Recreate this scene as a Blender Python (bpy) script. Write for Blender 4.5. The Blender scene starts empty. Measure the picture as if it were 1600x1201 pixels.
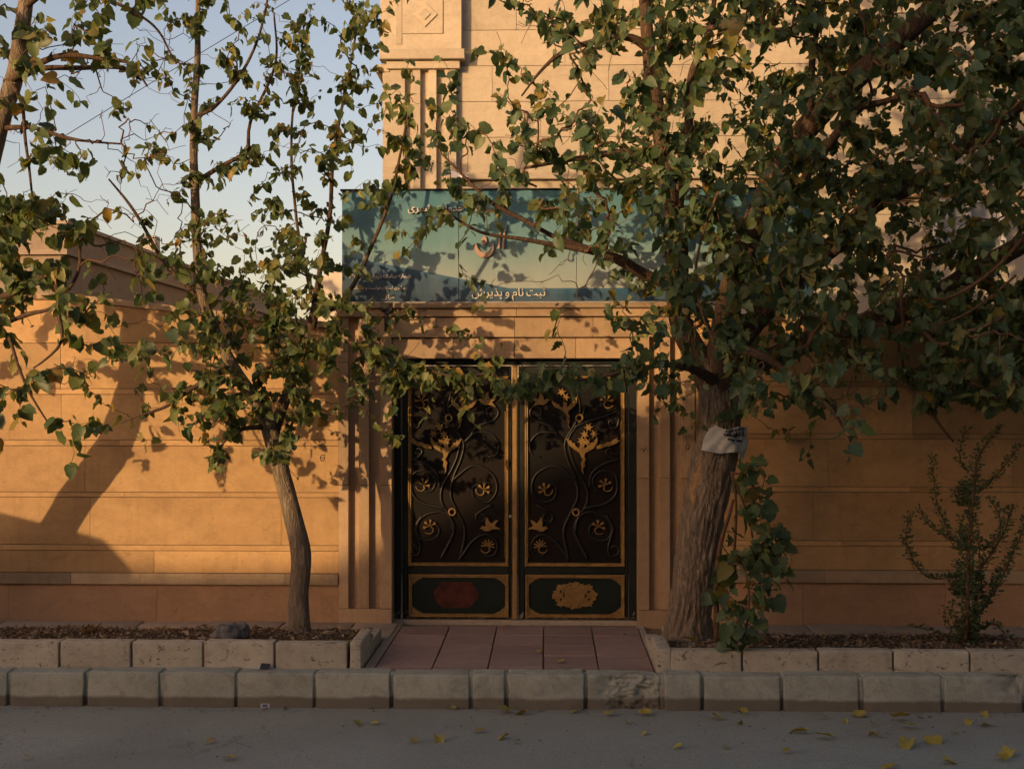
import bpy, bmesh, math, random, unicodedata
import numpy as np
from mathutils import Vector, Matrix, noise as mnoise

R = math.radians
rng = random.Random(7)
nrg = np.random.default_rng(7)
scene = bpy.context.scene
COL = scene.collection

# ------------------------------------------------------------------ camera
F, EYE, YC = 1950.0, 1.79, -9.86          # focal length in photo pixels, eye height, distance to the wall
YAW = math.atan(56.5 / F)
cam = bpy.data.cameras.new('camera')
cam.sensor_width = 36.0
cam.lens = F / 1600 * 36.0
cam.shift_y = 20.5 / 1600
cam.clip_start, cam.clip_end = 0.05, 2000
cam_o = bpy.data.objects.new('camera', cam)
cam_o.location = (0, YC, EYE)
cam_o.rotation_euler = (R(90), 0, YAW)
COL.objects.link(cam_o)
scene.camera = cam_o

# ------------------------------------------------------------------ sky, sun, exposure
SUN_AZ, SUN_EL = 38.0, 9.0                # sun stands left behind the camera
world = bpy.data.worlds.new('World')
scene.world = world
world.use_nodes = True
wn = world.node_tree
bg = wn.nodes['Background']
sky = wn.nodes.new('ShaderNodeTexSky')
sky.sky_type = 'NISHITA'
sky.sun_disc = False
sky.sun_elevation = R(SUN_EL)
sky.sun_rotation = R(180 + SUN_AZ)
sky.air_density, sky.dust_density, sky.ozone_density = 1.0, 2.2, 1.0
tint = wn.nodes.new('ShaderNodeMix')
tint.data_type, tint.blend_type = 'RGBA', 'MULTIPLY'
tint.inputs[0].default_value = 1.0
tint.inputs[7].default_value = (1.0, 0.785, 0.745, 1)      # warm white balance of the photograph
wn.links.new(sky.outputs[0], tint.inputs[6])
wn.links.new(tint.outputs[2], bg.inputs[0])
bg.inputs[1].default_value = 0.15
sun = bpy.data.lights.new('sun', 'SUN')
sun.energy, sun.angle, sun.color = 2.1, R(0.53), (1.0, 0.64, 0.31)
sun_o = bpy.data.objects.new('sun', sun)
SUND = Vector((math.sin(R(SUN_AZ)) * math.cos(R(SUN_EL)), math.cos(R(SUN_AZ)) * math.cos(R(SUN_EL)), -math.sin(R(SUN_EL))))
sun_o.rotation_euler = SUND.to_track_quat('-Z', 'Y').to_euler()
COL.objects.link(sun_o)
scene.view_settings.view_transform = 'Standard'
scene.view_settings.look = 'None'
scene.view_settings.exposure = 0.95
scene.view_settings.gamma = 1.0

# ------------------------------------------------------------------ helpers
def nvec(p):
    return Vector((mnoise.noise(p), mnoise.noise(p + Vector((19.1, 7.3, 3.7))), mnoise.noise(p + Vector((-5.9, 31.7, 11.3)))))
def P(px, py, Y):
    """the point of the plane y = Y that was measured at this pixel of the photograph"""
    r, u = (px - 800) / F, (621 - py) / F
    dx, dy = r * math.cos(YAW) - math.sin(YAW), r * math.sin(YAW) + math.cos(YAW)
    t = (Y - YC) / dy
    return Vector((t * dx, Y, EYE + t * u))
def PX(px, Y): return P(px, 621, Y).x
def PZ(py, Y): return P(856, py, Y).z
def to_px(p):
    x, y = p[0], p[1] - YC
    fw = -math.sin(YAW) * x + math.cos(YAW) * y
    rt = math.cos(YAW) * x + math.sin(YAW) * y
    return 800 + F * rt / fw, 621 - F * (p[2] - EYE) / fw, fw

def obj(name, me, m=None, parent=None, loc=None):
    o = bpy.data.objects.new(name, me)
    COL.objects.link(o)
    if m is not None and not me.materials: me.materials.append(m)
    if parent is not None: o.parent = parent
    if loc is not None: o.location = loc
    return o
def empty(name, loc=(0, 0, 0)):
    o = bpy.data.objects.new(name, None)
    o.empty_display_size = 0.1
    o.location = loc
    COL.objects.link(o)
    return o
def tag(o, label=None, cat=None, group=None, kind=None):
    if label: o['label'] = label
    if cat: o['category'] = cat
    if group: o['group'] = group
    if kind: o['kind'] = kind
    return o

class MB:
    """collects vertices and faces for ONE mesh; build() recentres it and links it"""
    def __init__(s): s.v, s.f = [], []
    def add(s, v, f):
        n = len(s.v); s.v += [tuple(p) for p in v]; s.f += [tuple(i + n for i in q) for q in f]; return s
    def box(s, x0, x1, y0, y1, z0, z1):
        return s.add([(x0, y0, z0), (x1, y0, z0), (x1, y1, z0), (x0, y1, z0), (x0, y0, z1), (x1, y0, z1), (x1, y1, z1), (x0, y1, z1)],
                     [(0, 3, 2, 1), (4, 5, 6, 7), (0, 1, 5, 4), (1, 2, 6, 5), (2, 3, 7, 6), (3, 0, 4, 7)])
    def slab(s, x0, x1, y0, y1, z0, z1, c=0.004):
        """box whose street-side face (y0) has a small arris"""
        return s.add([(x0, y1, z0), (x1, y1, z0), (x1, y1, z1), (x0, y1, z1), (x0, y0 + c, z0), (x1, y0 + c, z0), (x1, y0 + c, z1), (x0, y0 + c, z1),
                      (x0 + c, y0, z0 + c), (x1 - c, y0, z0 + c), (x1 - c, y0, z1 - c), (x0 + c, y0, z1 - c)],
                     [(0, 3, 2, 1), (0, 1, 5, 4), (1, 2, 6, 5), (2, 3, 7, 6), (3, 0, 4, 7), (4, 5, 9, 8), (5, 6, 10, 9), (6, 7, 11, 10), (7, 4, 8, 11), (8, 9, 10, 11)])
    def prism(s, pts, y0, y1, c=0.0):
        """outline in x,z extruded from y0 (front) to y1; c = bevel of the front edge"""
        n = len(pts)
        a = sum(pts[i][0] * pts[(i + 1) % n][1] - pts[(i + 1) % n][0] * pts[i][1] for i in range(n))
        if a < 0: pts = pts[::-1]
        if c <= 0:
            v = [(x, y0, z) for x, z in pts] + [(x, y1, z) for x, z in pts]
            f = [tuple(range(n)), tuple(range(2 * n - 1, n - 1, -1))] + [(i, i + n, (i + 1) % n + n, (i + 1) % n) for i in range(n)]
            return s.add(v, f)
        ins = []
        for i in range(n):
            p, q, r = Vector(pts[i - 1]), Vector(pts[i]), Vector(pts[(i + 1) % n])
            d1, d2 = (q - p), (r - q)
            d1 = d1.normalized() if d1.length else d1; d2 = d2.normalized() if d2.length else d2
            nn = Vector((-d1.y - d2.y, d1.x + d2.x))
            nn = nn.normalized() if nn.length > 1e-6 else Vector((0, 0))
            ins.append(q + nn * c)
        v = [(x, y0, z) for x, z in ins] + [(x, y0 + c, z) for x, z in pts] + [(x, y1, z) for x, z in pts]
        f = [tuple(range(n)), tuple(range(3 * n - 1, 2 * n - 1, -1))]
        for k in (0, n):
            f += [(k + i, k + i + n, k + (i + 1) % n + n, k + (i + 1) % n) for i in range(n)]
        return s.add(v, f)
    def tube(s, pts, rad, sides=8, caps=True, flat=1.0):
        pts = [Vector(p) for p in pts]
        n = len(pts)
        if not hasattr(rad, '__len__'): rad = [rad] * n
        t0 = (pts[1] - pts[0]).normalized()
        a = t0.orthogonal().normalized()
        b0 = len(s.v)
        for i in range(n):
            t = (pts[min(i + 1, n - 1)] - pts[max(i - 1, 0)])
            t = t.normalized() if t.length > 1e-9 else t0
            a = (a - t * a.dot(t))
            a = a.normalized() if a.length > 1e-9 else t.orthogonal().normalized()
            b = t.cross(a)
            for k in range(sides):
                w = 2 * math.pi * k / sides
                s.v.append(tuple(pts[i] + a * (math.cos(w) * rad[i]) + b * (math.sin(w) * rad[i] * flat)))
        for i in range(n - 1):
            for k in range(sides):
                q = b0 + i * sides
                s.f.append((q + k, q + (k + 1) % sides, q + sides + (k + 1) % sides, q + sides + k))
        if caps:
            s.f.append(tuple(b0 + sides - 1 - k for k in range(sides)))
            s.f.append(tuple(b0 + (n - 1) * sides + k for k in range(sides)))
        return s
    def mesh(s, name, center=None, smooth=False):
        me = bpy.data.meshes.new(name)
        v = np.array(s.v, dtype=np.float64)
        c = np.array(center if center is not None else (0, 0, 0), dtype=np.float64)
        me.from_pydata((v - c).tolist(), [], s.f)
        if smooth: me.polygons.foreach_set('use_smooth', [True] * len(me.polygons))
        me.update()
        return me
    def build(s, name, m, parent=None, smooth=False, recentre=True):
        v = np.array(s.v)
        c = (v.min(0) + v.max(0)) / 2 if recentre else np.zeros(3)
        pl = np.array(parent.matrix_basis.translation) if parent is not None else np.zeros(3)
        q = parent.parent if parent is not None else None
        while q is not None:
            pl = pl + np.array(q.matrix_basis.translation); q = q.parent
        return obj(name, s.mesh(name, c, smooth), m, parent, tuple(c - pl))

def spline(pts, step=0.06):
    """Catmull-Rom through points (tuples of any length), resampled about every step"""
    p = [np.array(q, float) for q in pts]
    p = [2 * p[0] - p[1]] + p + [2 * p[-1] - p[-2]]
    out = []
    for i in range(1, len(p) - 2):
        n = max(2, int(np.linalg.norm((p[i + 1] - p[i])[:3]) / step))
        for k in range(n):
            t = k / n
            out.append(0.5 * (2 * p[i] + (p[i + 1] - p[i - 1]) * t + (2 * p[i - 1] - 5 * p[i] + 4 * p[i + 1] - p[i + 2]) * t * t
                              + (3 * p[i] - p[i - 1] - 3 * p[i + 1] + p[i + 2]) * t ** 3))
    out.append(p[-2])
    return out

# ------------------------------------------------------------------ materials
class N:
    """tiny node-graph helper"""
    def __init__(s, name):
        s.m = bpy.data.materials.new(name); s.m.use_nodes = True
        s.t = s.m.node_tree; s.b = s.t.nodes['Principled BSDF']
        s.out = s.t.nodes['Material Output']
    def n(s, typ, **kw):
        x = s.t.nodes.new('ShaderNode' + typ)
        for k, v in kw.items(): setattr(x, k, v)
        return x
    def l(s, a, b): s.t.links.new(a, b)
    def pos(s, off=True, scale=(1, 1, 1)):
        g = s.n('NewGeometry').outputs['Position']
        if off:
            oi = s.n('ObjectInfo').outputs['Random']
            mu = s.n('Vector_Math' if False else 'VectorMath', operation='SCALE'); mu.inputs[0].default_value = (37, 19, 53)
            s.l(oi, mu.inputs['Scale'])
            ad = s.n('VectorMath', operation='ADD'); s.l(g, ad.inputs[0]); s.l(mu.outputs[0], ad.inputs[1]); g = ad.outputs[0]
        mp = s.n('VectorMath', operation='MULTIPLY'); s.l(g, mp.inputs[0]); mp.inputs[1].default_value = scale
        return mp.outputs[0]
    def noise(s, vec, scale, detail=4, rough=0.55, dist=0.0):
        x = s.n('TexNoise'); s.l(vec, x.inputs['Vector']); x.inputs['Scale'].default_value = scale
        x.inputs['Detail'].default_value = detail; x.inputs['Roughness'].default_value = rough; x.inputs['Distortion'].default_value = dist
        return x.outputs['Fac']
    def ramp(s, fac, stops):
        x = s.n('ValToRGB'); s.l(fac, x.inputs[0]); e = x.color_ramp.elements
        while len(e) < len(stops): e.new(0.5)
        for q, (p, c) in zip(e, stops): q.position = p; q.color = c if len(c) == 4 else (*c, 1)
        return x.outputs[0]
    def mix(s, fac, a, b, mode='MIX'):
        x = s.n('Mix', data_type='RGBA', blend_type=mode)
        for v, i in ((fac, 0), (a, 6), (b, 7)):
            if isinstance(v, (int, float)): x.inputs[i].default_value = v
            elif isinstance(v, tuple): x.inputs[i].default_value = v if len(v) == 4 else (*v, 1)
            else: s.l(v, x.inputs[i])
        return x.outputs[2]
    def math(s, op, a, b=0.0, c=None):
        x = s.n('Math', operation=op); x.use_clamp = False
        for v, i in ((a, 0), (b, 1)) + (((c, 2),) if c is not None else ()):
            if isinstance(v, (int, float)): x.inputs[i].default_value = v
            else: s.l(v, x.inputs[i])
        return x.outputs[0]
    def bump(s, h, strength=0.3, dist=0.01):
        x = s.n('Bump'); s.l(h, x.inputs['Height']); x.inputs['Strength'].default_value = strength; x.inputs['Distance'].default_value = dist
        s.l(x.outputs[0], s.b.inputs['Normal']); return x
    def base(s, c): s.l(c, s.b.inputs['Base Color'])
    def rough(s, v, spec=0.3):
        if isinstance(v, (int, float)): s.b.inputs['Roughness'].default_value = v
        else: s.l(v, s.b.inputs['Roughness'])
        s.b.inputs['Specular IOR Level'].default_value = spec

MAT = {}
def stone(name, light, mid, dark, stain, stain_lo=0.56, stain_hi=0.72, rand=0.28, pits=0.3, rough=0.62, vein=1.0, pit=(0.30, 0.40)):
    g = N(name)
    v = g.pos(True, (1, 1, 1)); vh = g.pos(True, (0.8, 1.0, 1.9 * vein))
    c = g.ramp(g.noise(vh, 2.2, 6, 0.62, 0.8), [(0.28, dark), (0.5, mid), (0.72, light)])
    fine = g.noise(vh, 34, 3, 0.6)
    c = g.mix(0.22, c, g.ramp(fine, [(0.3, tuple(0.55 * q for q in dark)), (0.7, tuple(min(1, 1.15 * q) for q in light))]))
    st = g.ramp(g.noise(v, 1.7, 7, 0.68, 0.6), [(stain_lo, (0, 0, 0)), (stain_hi, (1, 1, 1))])
    c = g.mix(g.math('MULTIPLY', st, 0.62), c, stain)
    bl = g.ramp(g.noise(g.pos(True, (1, 1, 1.25)), 4.6, 8, 0.72, 1.2), [(0.34, tuple(0.70 * q for q in mid)), (0.5, mid), (0.68, tuple(min(1, 1.22 * q) for q in mid))])
    c = g.mix(0.42, c, bl)
    dr = g.ramp(g.noise(g.pos(True, (9, 9, 0.7)), 1.6, 6, 0.7), [(0.52, (0, 0, 0)), (0.72, (1, 1, 1))])
    c = g.mix(g.math('MULTIPLY', dr, 0.30), c, stain)
    oi = g.n('ObjectInfo').outputs['Random']
    k = g.n('MapRange'); g.l(oi, k.inputs[0]); k.inputs[3].default_value = 1 - rand; k.inputs[4].default_value = 1 + rand * 0.55
    vm = g.n('VectorMath', operation='SCALE'); g.l(c, vm.inputs[0]); g.l(k.outputs[0], vm.inputs['Scale'])
    c = vm.outputs[0]
    pt_ = g.ramp(g.noise(g.pos(True, (1, 1, 1.35)), 17, 6, 0.72, 0.9), [(pit[0], (1, 1, 1)), (pit[1], (0, 0, 0))])
    c = g.mix(g.math('MULTIPLY', pt_, pits), c, tuple(0.3 * q for q in dark))
    g.base(c); g.rough(rough, 0.35)
    h = g.math('SUBTRACT', g.noise(v, 18, 5, 0.6), pt_)
    g.bump(h, 0.28, 0.006)
    MAT[name] = g.m
    return g.m
stone('wall_stone', (0.58, 0.375, 0.175), (0.49, 0.30, 0.13), (0.35, 0.195, 0.08), (0.28, 0.16, 0.078), 0.52, 0.68, rand=0.22)
stone('dado_stone', (0.47, 0.29, 0.16), (0.40, 0.235, 0.128), (0.32, 0.18, 0.096), (0.27, 0.17, 0.11), rand=0.10)
stone('band_stone', (0.47, 0.35, 0.22), (0.39, 0.28, 0.17), (0.29, 0.19, 0.115), (0.2, 0.13, 0.08), rand=0.35)
stone('portal_stone', (0.47, 0.33, 0.195), (0.41, 0.28, 0.165), (0.33, 0.215, 0.125), (0.25, 0.16, 0.095), rand=0.2, vein=0.3)
stone('facade_stone', (0.49, 0.425, 0.32), (0.44, 0.375, 0.275), (0.385, 0.32, 0.23), (0.34, 0.27, 0.19), 0.62, 0.8, rand=0.10, pits=0.12)
stone('planter_stone', (0.53, 0.49, 0.385), (0.45, 0.405, 0.31), (0.34, 0.295, 0.22), (0.22, 0.165, 0.12), 0.55, 0.66, rand=0.16, pits=0.9, rough=0.85, pit=(0.375, 0.42))
stone('neighbour_stone', (0.33, 0.255, 0.19), (0.29, 0.22, 0.16), (0.24, 0.175, 0.125), (0.2, 0.145, 0.10), rand=0.15, pits=0.1)
stone('slab_concrete', (0.42, 0.355, 0.275), (0.36, 0.30, 0.23), (0.28, 0.23, 0.17), (0.2, 0.16, 0.12), rand=0.18, pits=0.5, rough=0.9)
stone('red_tile', (0.34, 0.235, 0.20), (0.285, 0.185, 0.158), (0.24, 0.148, 0.126), (0.36, 0.305, 0.245), 0.40, 0.66, rand=0.18, pits=0.25, rough=0.85, vein=1)
stone('render_white', (0.72, 0.64, 0.52), (0.68, 0.6, 0.48), (0.6, 0.52, 0.41), (0.5, 0.43, 0.34), rand=0.1, pits=0.05)
stone('mortar', (0.24, 0.20, 0.15), (0.20, 0.16, 0.12), (0.15, 0.12, 0.09), (0.08, 0.065, 0.05), rand=0.1, pits=0.6, rough=0.95)

def m_kerb():
    g = N('kerb_concrete')
    v = g.pos(True)
    c = g.ramp(g.noise(v, 3.0, 7, 0.65, 0.4), [(0.3, (0.275, 0.288, 0.235)), (0.5, (0.37, 0.385, 0.315)), (0.72, (0.46, 0.475, 0.395))])
    c = g.mix(0.3, c, g.ramp(g.noise(v, 60, 3, 0.7), [(0.3, (0.18, 0.18, 0.145)), (0.7, (0.42, 0.42, 0.345))]))
    # tar and splash line along the foot of the kerb
    z = g.n('SeparateXYZ'); g.l(g.n('NewGeometry').outputs['Position'], z.inputs[0])
    wob = g.math('MULTIPLY_ADD', g.noise(g.pos(False, (1, 1, 0.2)), 2.6, 5, 0.6), 0.07, -0.035)
    edge = g.n('MapRange'); g.l(g.math('ADD', z.outputs[2], wob), edge.inputs[0])
    edge.inputs[1].default_value, edge.inputs[2].default_value, edge.inputs[3].default_value, edge.inputs[4].default_value = -0.160, -0.140, 0.8, 0.0
    c = g.mix(edge.outputs[0], c, (0.115, 0.088, 0.062))
    st = g.ramp(g.noise(v, 6.5, 8, 0.75, 1.4), [(0.5, (0, 0, 0)), (0.66, (1, 1, 1))])
    c = g.mix(g.math('MULTIPLY', st, 0.5), c, (0.17, 0.145, 0.11))
    g.base(c); g.rough(0.9, 0.2)
    g.bump(g.noise(v, 30, 8, 0.8), 0.8, 0.010)
    MAT['kerb_concrete'] = g.m
m_kerb()
def m_asphalt():
    g = N('asphalt')
    v = g.pos(False)
    c = g.ramp(g.noise(v, 0.9, 8, 0.65, 0.3), [(0.3, (0.25, 0.262, 0.225)), (0.55, (0.33, 0.345, 0.30)), (0.75, (0.40, 0.42, 0.365))])
    c = g.mix(0.6, c, g.ramp(g.noise(v, 95, 4, 0.85), [(0.32, (0.105, 0.112, 0.10)), (0.5, (0.245, 0.26, 0.23)), (0.7, (0.43, 0.45, 0.40))]))
    y = g.n('SeparateXYZ'); g.l(v, y.inputs[0])
    dust = g.n('MapRange'); g.l(g.math('MULTIPLY_ADD', g.noise(v, 3, 5), 0.5, y.outputs[1]), dust.inputs[0])
    dust.inputs[1].default_value, dust.inputs[2].default_value, dust.inputs[3].default_value, dust.inputs[4].default_value = -2.3, -1.5, 0.0, 0.6
    sp = g.ramp(g.noise(v, 34, 5, 0.75), [(0.30, (1, 1, 1)), (0.37, (0, 0, 0))])
    c = g.mix(g.math('MULTIPLY', sp, 0.55), c, (0.06, 0.055, 0.045))
    vo = g.n('TexVoronoi', feature='DISTANCE_TO_EDGE'); vo.inputs['Scale'].default_value = 1.1
    wp_ = g.n('VectorMath', operation='ADD'); g.l(v, wp_.inputs[0])
    nz_ = g.n('TexNoise'); g.l(v, nz_.inputs['Vector']); nz_.inputs['Scale'].default_value = 3.0; nz_.inputs['Detail'].default_value = 6
    sc2 = g.n('VectorMath', operation='SCALE'); g.l(nz_.outputs['Color'], sc2.inputs[0]); sc2.inputs['Scale'].default_value = 0.5
    g.l(sc2.outputs[0], wp_.inputs[1]); g.l(wp_.outputs[0], vo.inputs['Vector'])
    ck = g.math('MULTIPLY', g.math('LESS_THAN', vo.outputs['Distance'], 0.007), g.ramp(g.noise(v, 0.7, 3), [(0.50, (0, 0, 0)), (0.58, (1, 1, 1))]))
    c = g.mix(g.math('MULTIPLY', ck, 0.28), c, (0.06, 0.058, 0.05))
    pa = g.ramp(g.noise(v, 0.55, 4, 0.5), [(0.46, (0, 0, 0)), (0.54, (1, 1, 1))])
    c = g.mix(g.math('MULTIPLY', pa, 0.22), c, (0.15, 0.155, 0.14))
    c = g.mix(dust.outputs[0], c, (0.28, 0.255, 0.20))
    g.base(c); g.rough(0.92, 0.2)
    g.bump(g.noise(v, 190, 3, 0.8), 0.55, 0.004)
    MAT['asphalt'] = g.m
m_asphalt()
def m_soil():
    g = N('soil'); v = g.pos(False)
    c = g.ramp(g.noise(v, 22, 6, 0.75), [(0.3, (0.035, 0.026, 0.018)), (0.5, (0.085, 0.063, 0.043)), (0.7, (0.15, 0.115, 0.08))])
    g.base(c); g.rough(0.95, 0.1); g.bump(g.noise(v, 45, 6, 0.8), 0.9, 0.02); MAT['soil'] = g.m
m_soil()
def simple(name, c1, c2, rough=0.6, scale=8, spec=0.3, metal=0.0, bump=0.0, rand=0.0):
    g = N(name); v = g.pos(True)
    c = g.ramp(g.noise(v, scale, 5, 0.65), [(0.32, c1), (0.68, c2)])
    if rand:
        k = g.n('MapRange'); g.l(g.n('ObjectInfo').outputs['Random'], k.inputs[0]); k.inputs[3].default_value = 1 - rand; k.inputs[4].default_value = 1 + rand
        vm = g.n('VectorMath', operation='SCALE'); g.l(c, vm.inputs[0]); g.l(k.outputs[0], vm.inputs['Scale']); c = vm.outputs[0]
    g.base(c); g.rough(rough, spec); g.b.inputs['Metallic'].default_value = metal
    if bump: g.bump(g.noise(v, scale * 4, 5, 0.7), bump, 0.01)
    MAT[name] = g.m; return g.m
def m_gate():
    g = N('gate_black'); v = g.pos(True)
    c = g.ramp(g.noise(v, 6, 5, 0.65), [(0.32, (0.006, 0.0095, 0.0085)), (0.68, (0.013, 0.017, 0.0145))])
    z = g.n('SeparateXYZ'); g.l(g.n('NewGeometry').outputs['Position'], z.inputs[0])
    # paint flaked off near the ground
    lim = g.n('MapRange'); g.l(z.outputs[2], lim.inputs[0]); lim.inputs[1].default_value, lim.inputs[2].default_value, lim.inputs[3].default_value, lim.inputs[4].default_value = 0.02, 0.16, 0.52, 0.76
    pl = g.math('GREATER_THAN', g.noise(g.pos(False), 24, 6, 0.7), lim.outputs[0])
    c = g.mix(pl, c, (0.22, 0.20, 0.165))
    dust = g.ramp(g.noise(v, 3.5, 7, 0.7), [(0.5, (0, 0, 0)), (0.75, (1, 1, 1))])
    c = g.mix(g.math('MULTIPLY', dust, 0.12), c, (0.14, 0.11, 0.08))
    g.base(c); g.rough(0.5, 0.3); g.bump(g.noise(v, 24, 5, 0.7), 0.1, 0.01); MAT['gate_black'] = g.m
m_gate()
simple('gate_panel', (0.004, 0.005, 0.0045), (0.013, 0.0065, 0.0048), 0.6, 2.2, 0.18, bump=0.1)
simple('gate_green', (0.006, 0.0125, 0.0105), (0.012, 0.020, 0.016), 0.5, 5, 0.25, bump=0.1)
simple('gate_iron', (0.010, 0.011, 0.010), (0.022, 0.018, 0.014), 0.4, 9, 0.4)
simple('gold_paint', (0.18, 0.105, 0.032), (0.32, 0.19, 0.06), 0.42, 16, 0.4, bump=0.15, rand=0.12)
simple('rust_patch', (0.045, 0.014, 0.010), (0.10, 0.030, 0.020), 0.75, 14, 0.2, bump=0.3)
simple('black_metal', (0.012, 0.012, 0.012), (0.022, 0.021, 0.02), 0.5, 10)
simple('grey_metal', (0.25, 0.24, 0.22), (0.36, 0.34, 0.31), 0.45, 10)
simple('white_plastic', (0.62, 0.60, 0.56), (0.72, 0.70, 0.66), 0.4, 6)
simple('paper', (0.33, 0.34, 0.32), (0.48, 0.48, 0.45), 0.6, 9)
simple('ink', (0.02, 0.02, 0.025), (0.04, 0.04, 0.045), 0.8, 9)
simple('scribble_ink', (0.05, 0.035, 0.03), (0.09, 0.065, 0.05), 0.8, 9)
simple('blue_print', (0.03, 0.06, 0.22), (0.05, 0.09, 0.3), 0.5, 9)
simple('yellow_plastic', (0.42, 0.27, 0.02), (0.55, 0.36, 0.04), 0.5, 20)
simple('letter_cream', (0.62, 0.58, 0.50), (0.72, 0.68, 0.60), 0.5, 12)
simple('logo_red', (0.42, 0.28, 0.21), (0.50, 0.35, 0.27), 0.5, 10)
simple('rock', (0.10, 0.095, 0.085), (0.21, 0.195, 0.17), 0.9, 16, 0.2, bump=0.9)
simple('pebble', (0.13, 0.12, 0.105), (0.24, 0.22, 0.19), 0.85, 20, 0.2, rand=0.3)
simple('raw_wood', (0.20, 0.12, 0.055), (0.36, 0.22, 0.10), 0.8, 30, 0.2, bump=0.5)
simple('dry_leaf', (0.10, 0.055, 0.022), (0.22, 0.135, 0.06), 0.85, 9, 0.15)
simple('car_paint', (0.30, 0.30, 0.31), (0.32, 0.32, 0.33), 0.3, 3, 0.5)
simple('car_glass', (0.01, 0.012, 0.014), (0.02, 0.022, 0.024), 0.08, 3, 0.5)
simple('rubber', (0.015, 0.015, 0.015), (0.025, 0.025, 0.025), 0.85, 9)
simple('lamp_glass', (0.5, 0.5, 0.5), (0.6, 0.6, 0.6), 0.15, 9)
simple('tail_glass', (0.25, 0.01, 0.01), (0.3, 0.02, 0.02), 0.2, 9)
simple('far_brick', (0.28, 0.19, 0.13), (0.36, 0.26, 0.18), 0.9, 4, 0.2)
simple('roof_sheet', (0.16, 0.14, 0.13), (0.22, 0.2, 0.18), 0.8, 4, 0.2)
simple('window_glass', (0.20, 0.21, 0.22), (0.30, 0.31, 0.32), 0.25, 1.2, 0.5)

def m_bark(name, lo, mid, hi, scale=1.0, bump=0.8):
    g = N(name); tc = g.n('TexCoord').outputs['Object']
    vs = g.n('VectorMath', operation='MULTIPLY'); g.l(tc, vs.inputs[0]); vs.inputs[1].default_value = (scale, scale, scale * 0.22)
    a = g.noise(vs.outputs[0], 38, 6, 0.7, 0.7)
    b = g.noise(tc, 5, 5, 0.6)
    rg = g.math('ABSOLUTE', g.math('SUBTRACT', g.noise(vs.outputs[0], 24, 3, 0.6, 1.2), 0.5))
    c = g.ramp(rg, [(0.0, lo), (0.05, mid), (0.14, hi)])  # crevice shade and grime of the furrows painted into the crack colour
    a = g.math('ADD', g.math('MULTIPLY', a, 0.4), g.math('MINIMUM', g.math('MULTIPLY', rg, 5.0), 0.7))
    c = g.mix(0.45, c, g.ramp(b, [(0.3, tuple(q * 0.62 for q in mid)), (0.7, tuple(q * 1.18 for q in mid))]))
    g.base(c); g.rough(0.9, 0.15); g.bump(a, bump, 0.012); MAT[name] = g.m
m_bark('bark', (0.075, 0.056, 0.038), (0.215, 0.165, 0.115), (0.31, 0.245, 0.175))
m_bark('limb_bark', (0.048, 0.030, 0.020), (0.105, 0.068, 0.045), (0.16, 0.11, 0.075), 1.6, 0.6)
m_bark('twig_bark', (0.07, 0.038, 0.022), (0.13, 0.072, 0.042), (0.20, 0.12, 0.075), 3.0, 0.3)

def m_leaf(name, per_island, stops, transl=0.30, back=(0.115, 0.125, 0.065), wob=3.0):
    g = N(name)
    r = g.n('NewGeometry').outputs['Random Per Island'] if per_island else g.n('ObjectInfo').outputs['Random']
    c = g.ramp(r, stops)
    c = g.mix(0.30, c, g.ramp(g.noise(g.pos(False), wob * 9, 4, 0.6), [(0.3, tuple(0.45 * q for q in stops[1][1])), (0.7, tuple(min(1.0, 1.5 * q) for q in stops[1][1]))]))
    bf = g.n('NewGeometry').outputs['Backfacing']
    c2 = g.mix(g.math('MULTIPLY', bf, 0.45), c, back)
    g.base(c2); g.rough(0.45, 0.35)
    tr = g.n('BsdfTranslucent')
    tc = g.mix(1.0, c, (1.9, 1.75, 0.7), 'MULTIPLY')
    g.l(tc, tr.inputs[0])
    ms = g.n('MixShader'); ms.inputs[0].default_value = transl
    g.l(g.b.outputs[0], ms.inputs[1]); g.l(tr.outputs[0], ms.inputs[2]); g.l(ms.outputs[0], g.out.inputs[0])
    MAT[name] = g.m
GREEN = [(0.0, (0.036, 0.068, 0.034)), (0.30, (0.062, 0.106, 0.046)), (0.62, (0.096, 0.142, 0.056)), (0.88, (0.155, 0.182, 0.058)), (0.955, (0.27, 0.215, 0.045)), (1.0, (0.34, 0.20, 0.03))]
OLIVE = [(0.0, (0.044, 0.074, 0.032)), (0.30, (0.078, 0.116, 0.042)), (0.62, (0.122, 0.160, 0.048)), (0.86, (0.185, 0.200, 0.052)), (0.95, (0.29, 0.235, 0.042)), (1.0, (0.36, 0.19, 0.03))]
DARK = [(0.0, (0.034, 0.066, 0.034)), (0.4, (0.052, 0.094, 0.044)), (0.75, (0.075, 0.122, 0.052)), (0.94, (0.11, 0.145, 0.05)), (1.0, (0.16, 0.17, 0.05))]
for nm, st in (('green', GREEN), ('olive', OLIVE), ('dark', DARK)):
    m_leaf('leaf_' + nm + '_mass', True, st); m_leaf('leaf_' + nm, False, st)
m_leaf('fallen_leaf', False, [(0, (0.26, 0.22, 0.05)), (0.4, (0.42, 0.32, 0.06)), (0.7, (0.33, 0.31, 0.08)), (0.9, (0.25, 0.16, 0.07)), (1, (0.18, 0.20, 0.06))], 0.1, (0.3, 0.24, 0.09))
m_leaf('litter', True, [(0, (0.07, 0.05, 0.033)), (0.35, (0.15, 0.108, 0.072)), (0.7, (0.25, 0.185, 0.125)), (0.95, (0.33, 0.25, 0.16)), (0.98, (0.36, 0.22, 0.04)), (1, (0.4, 0.26, 0.05))], 0.05, (0.16, 0.11, 0.06))

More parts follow.
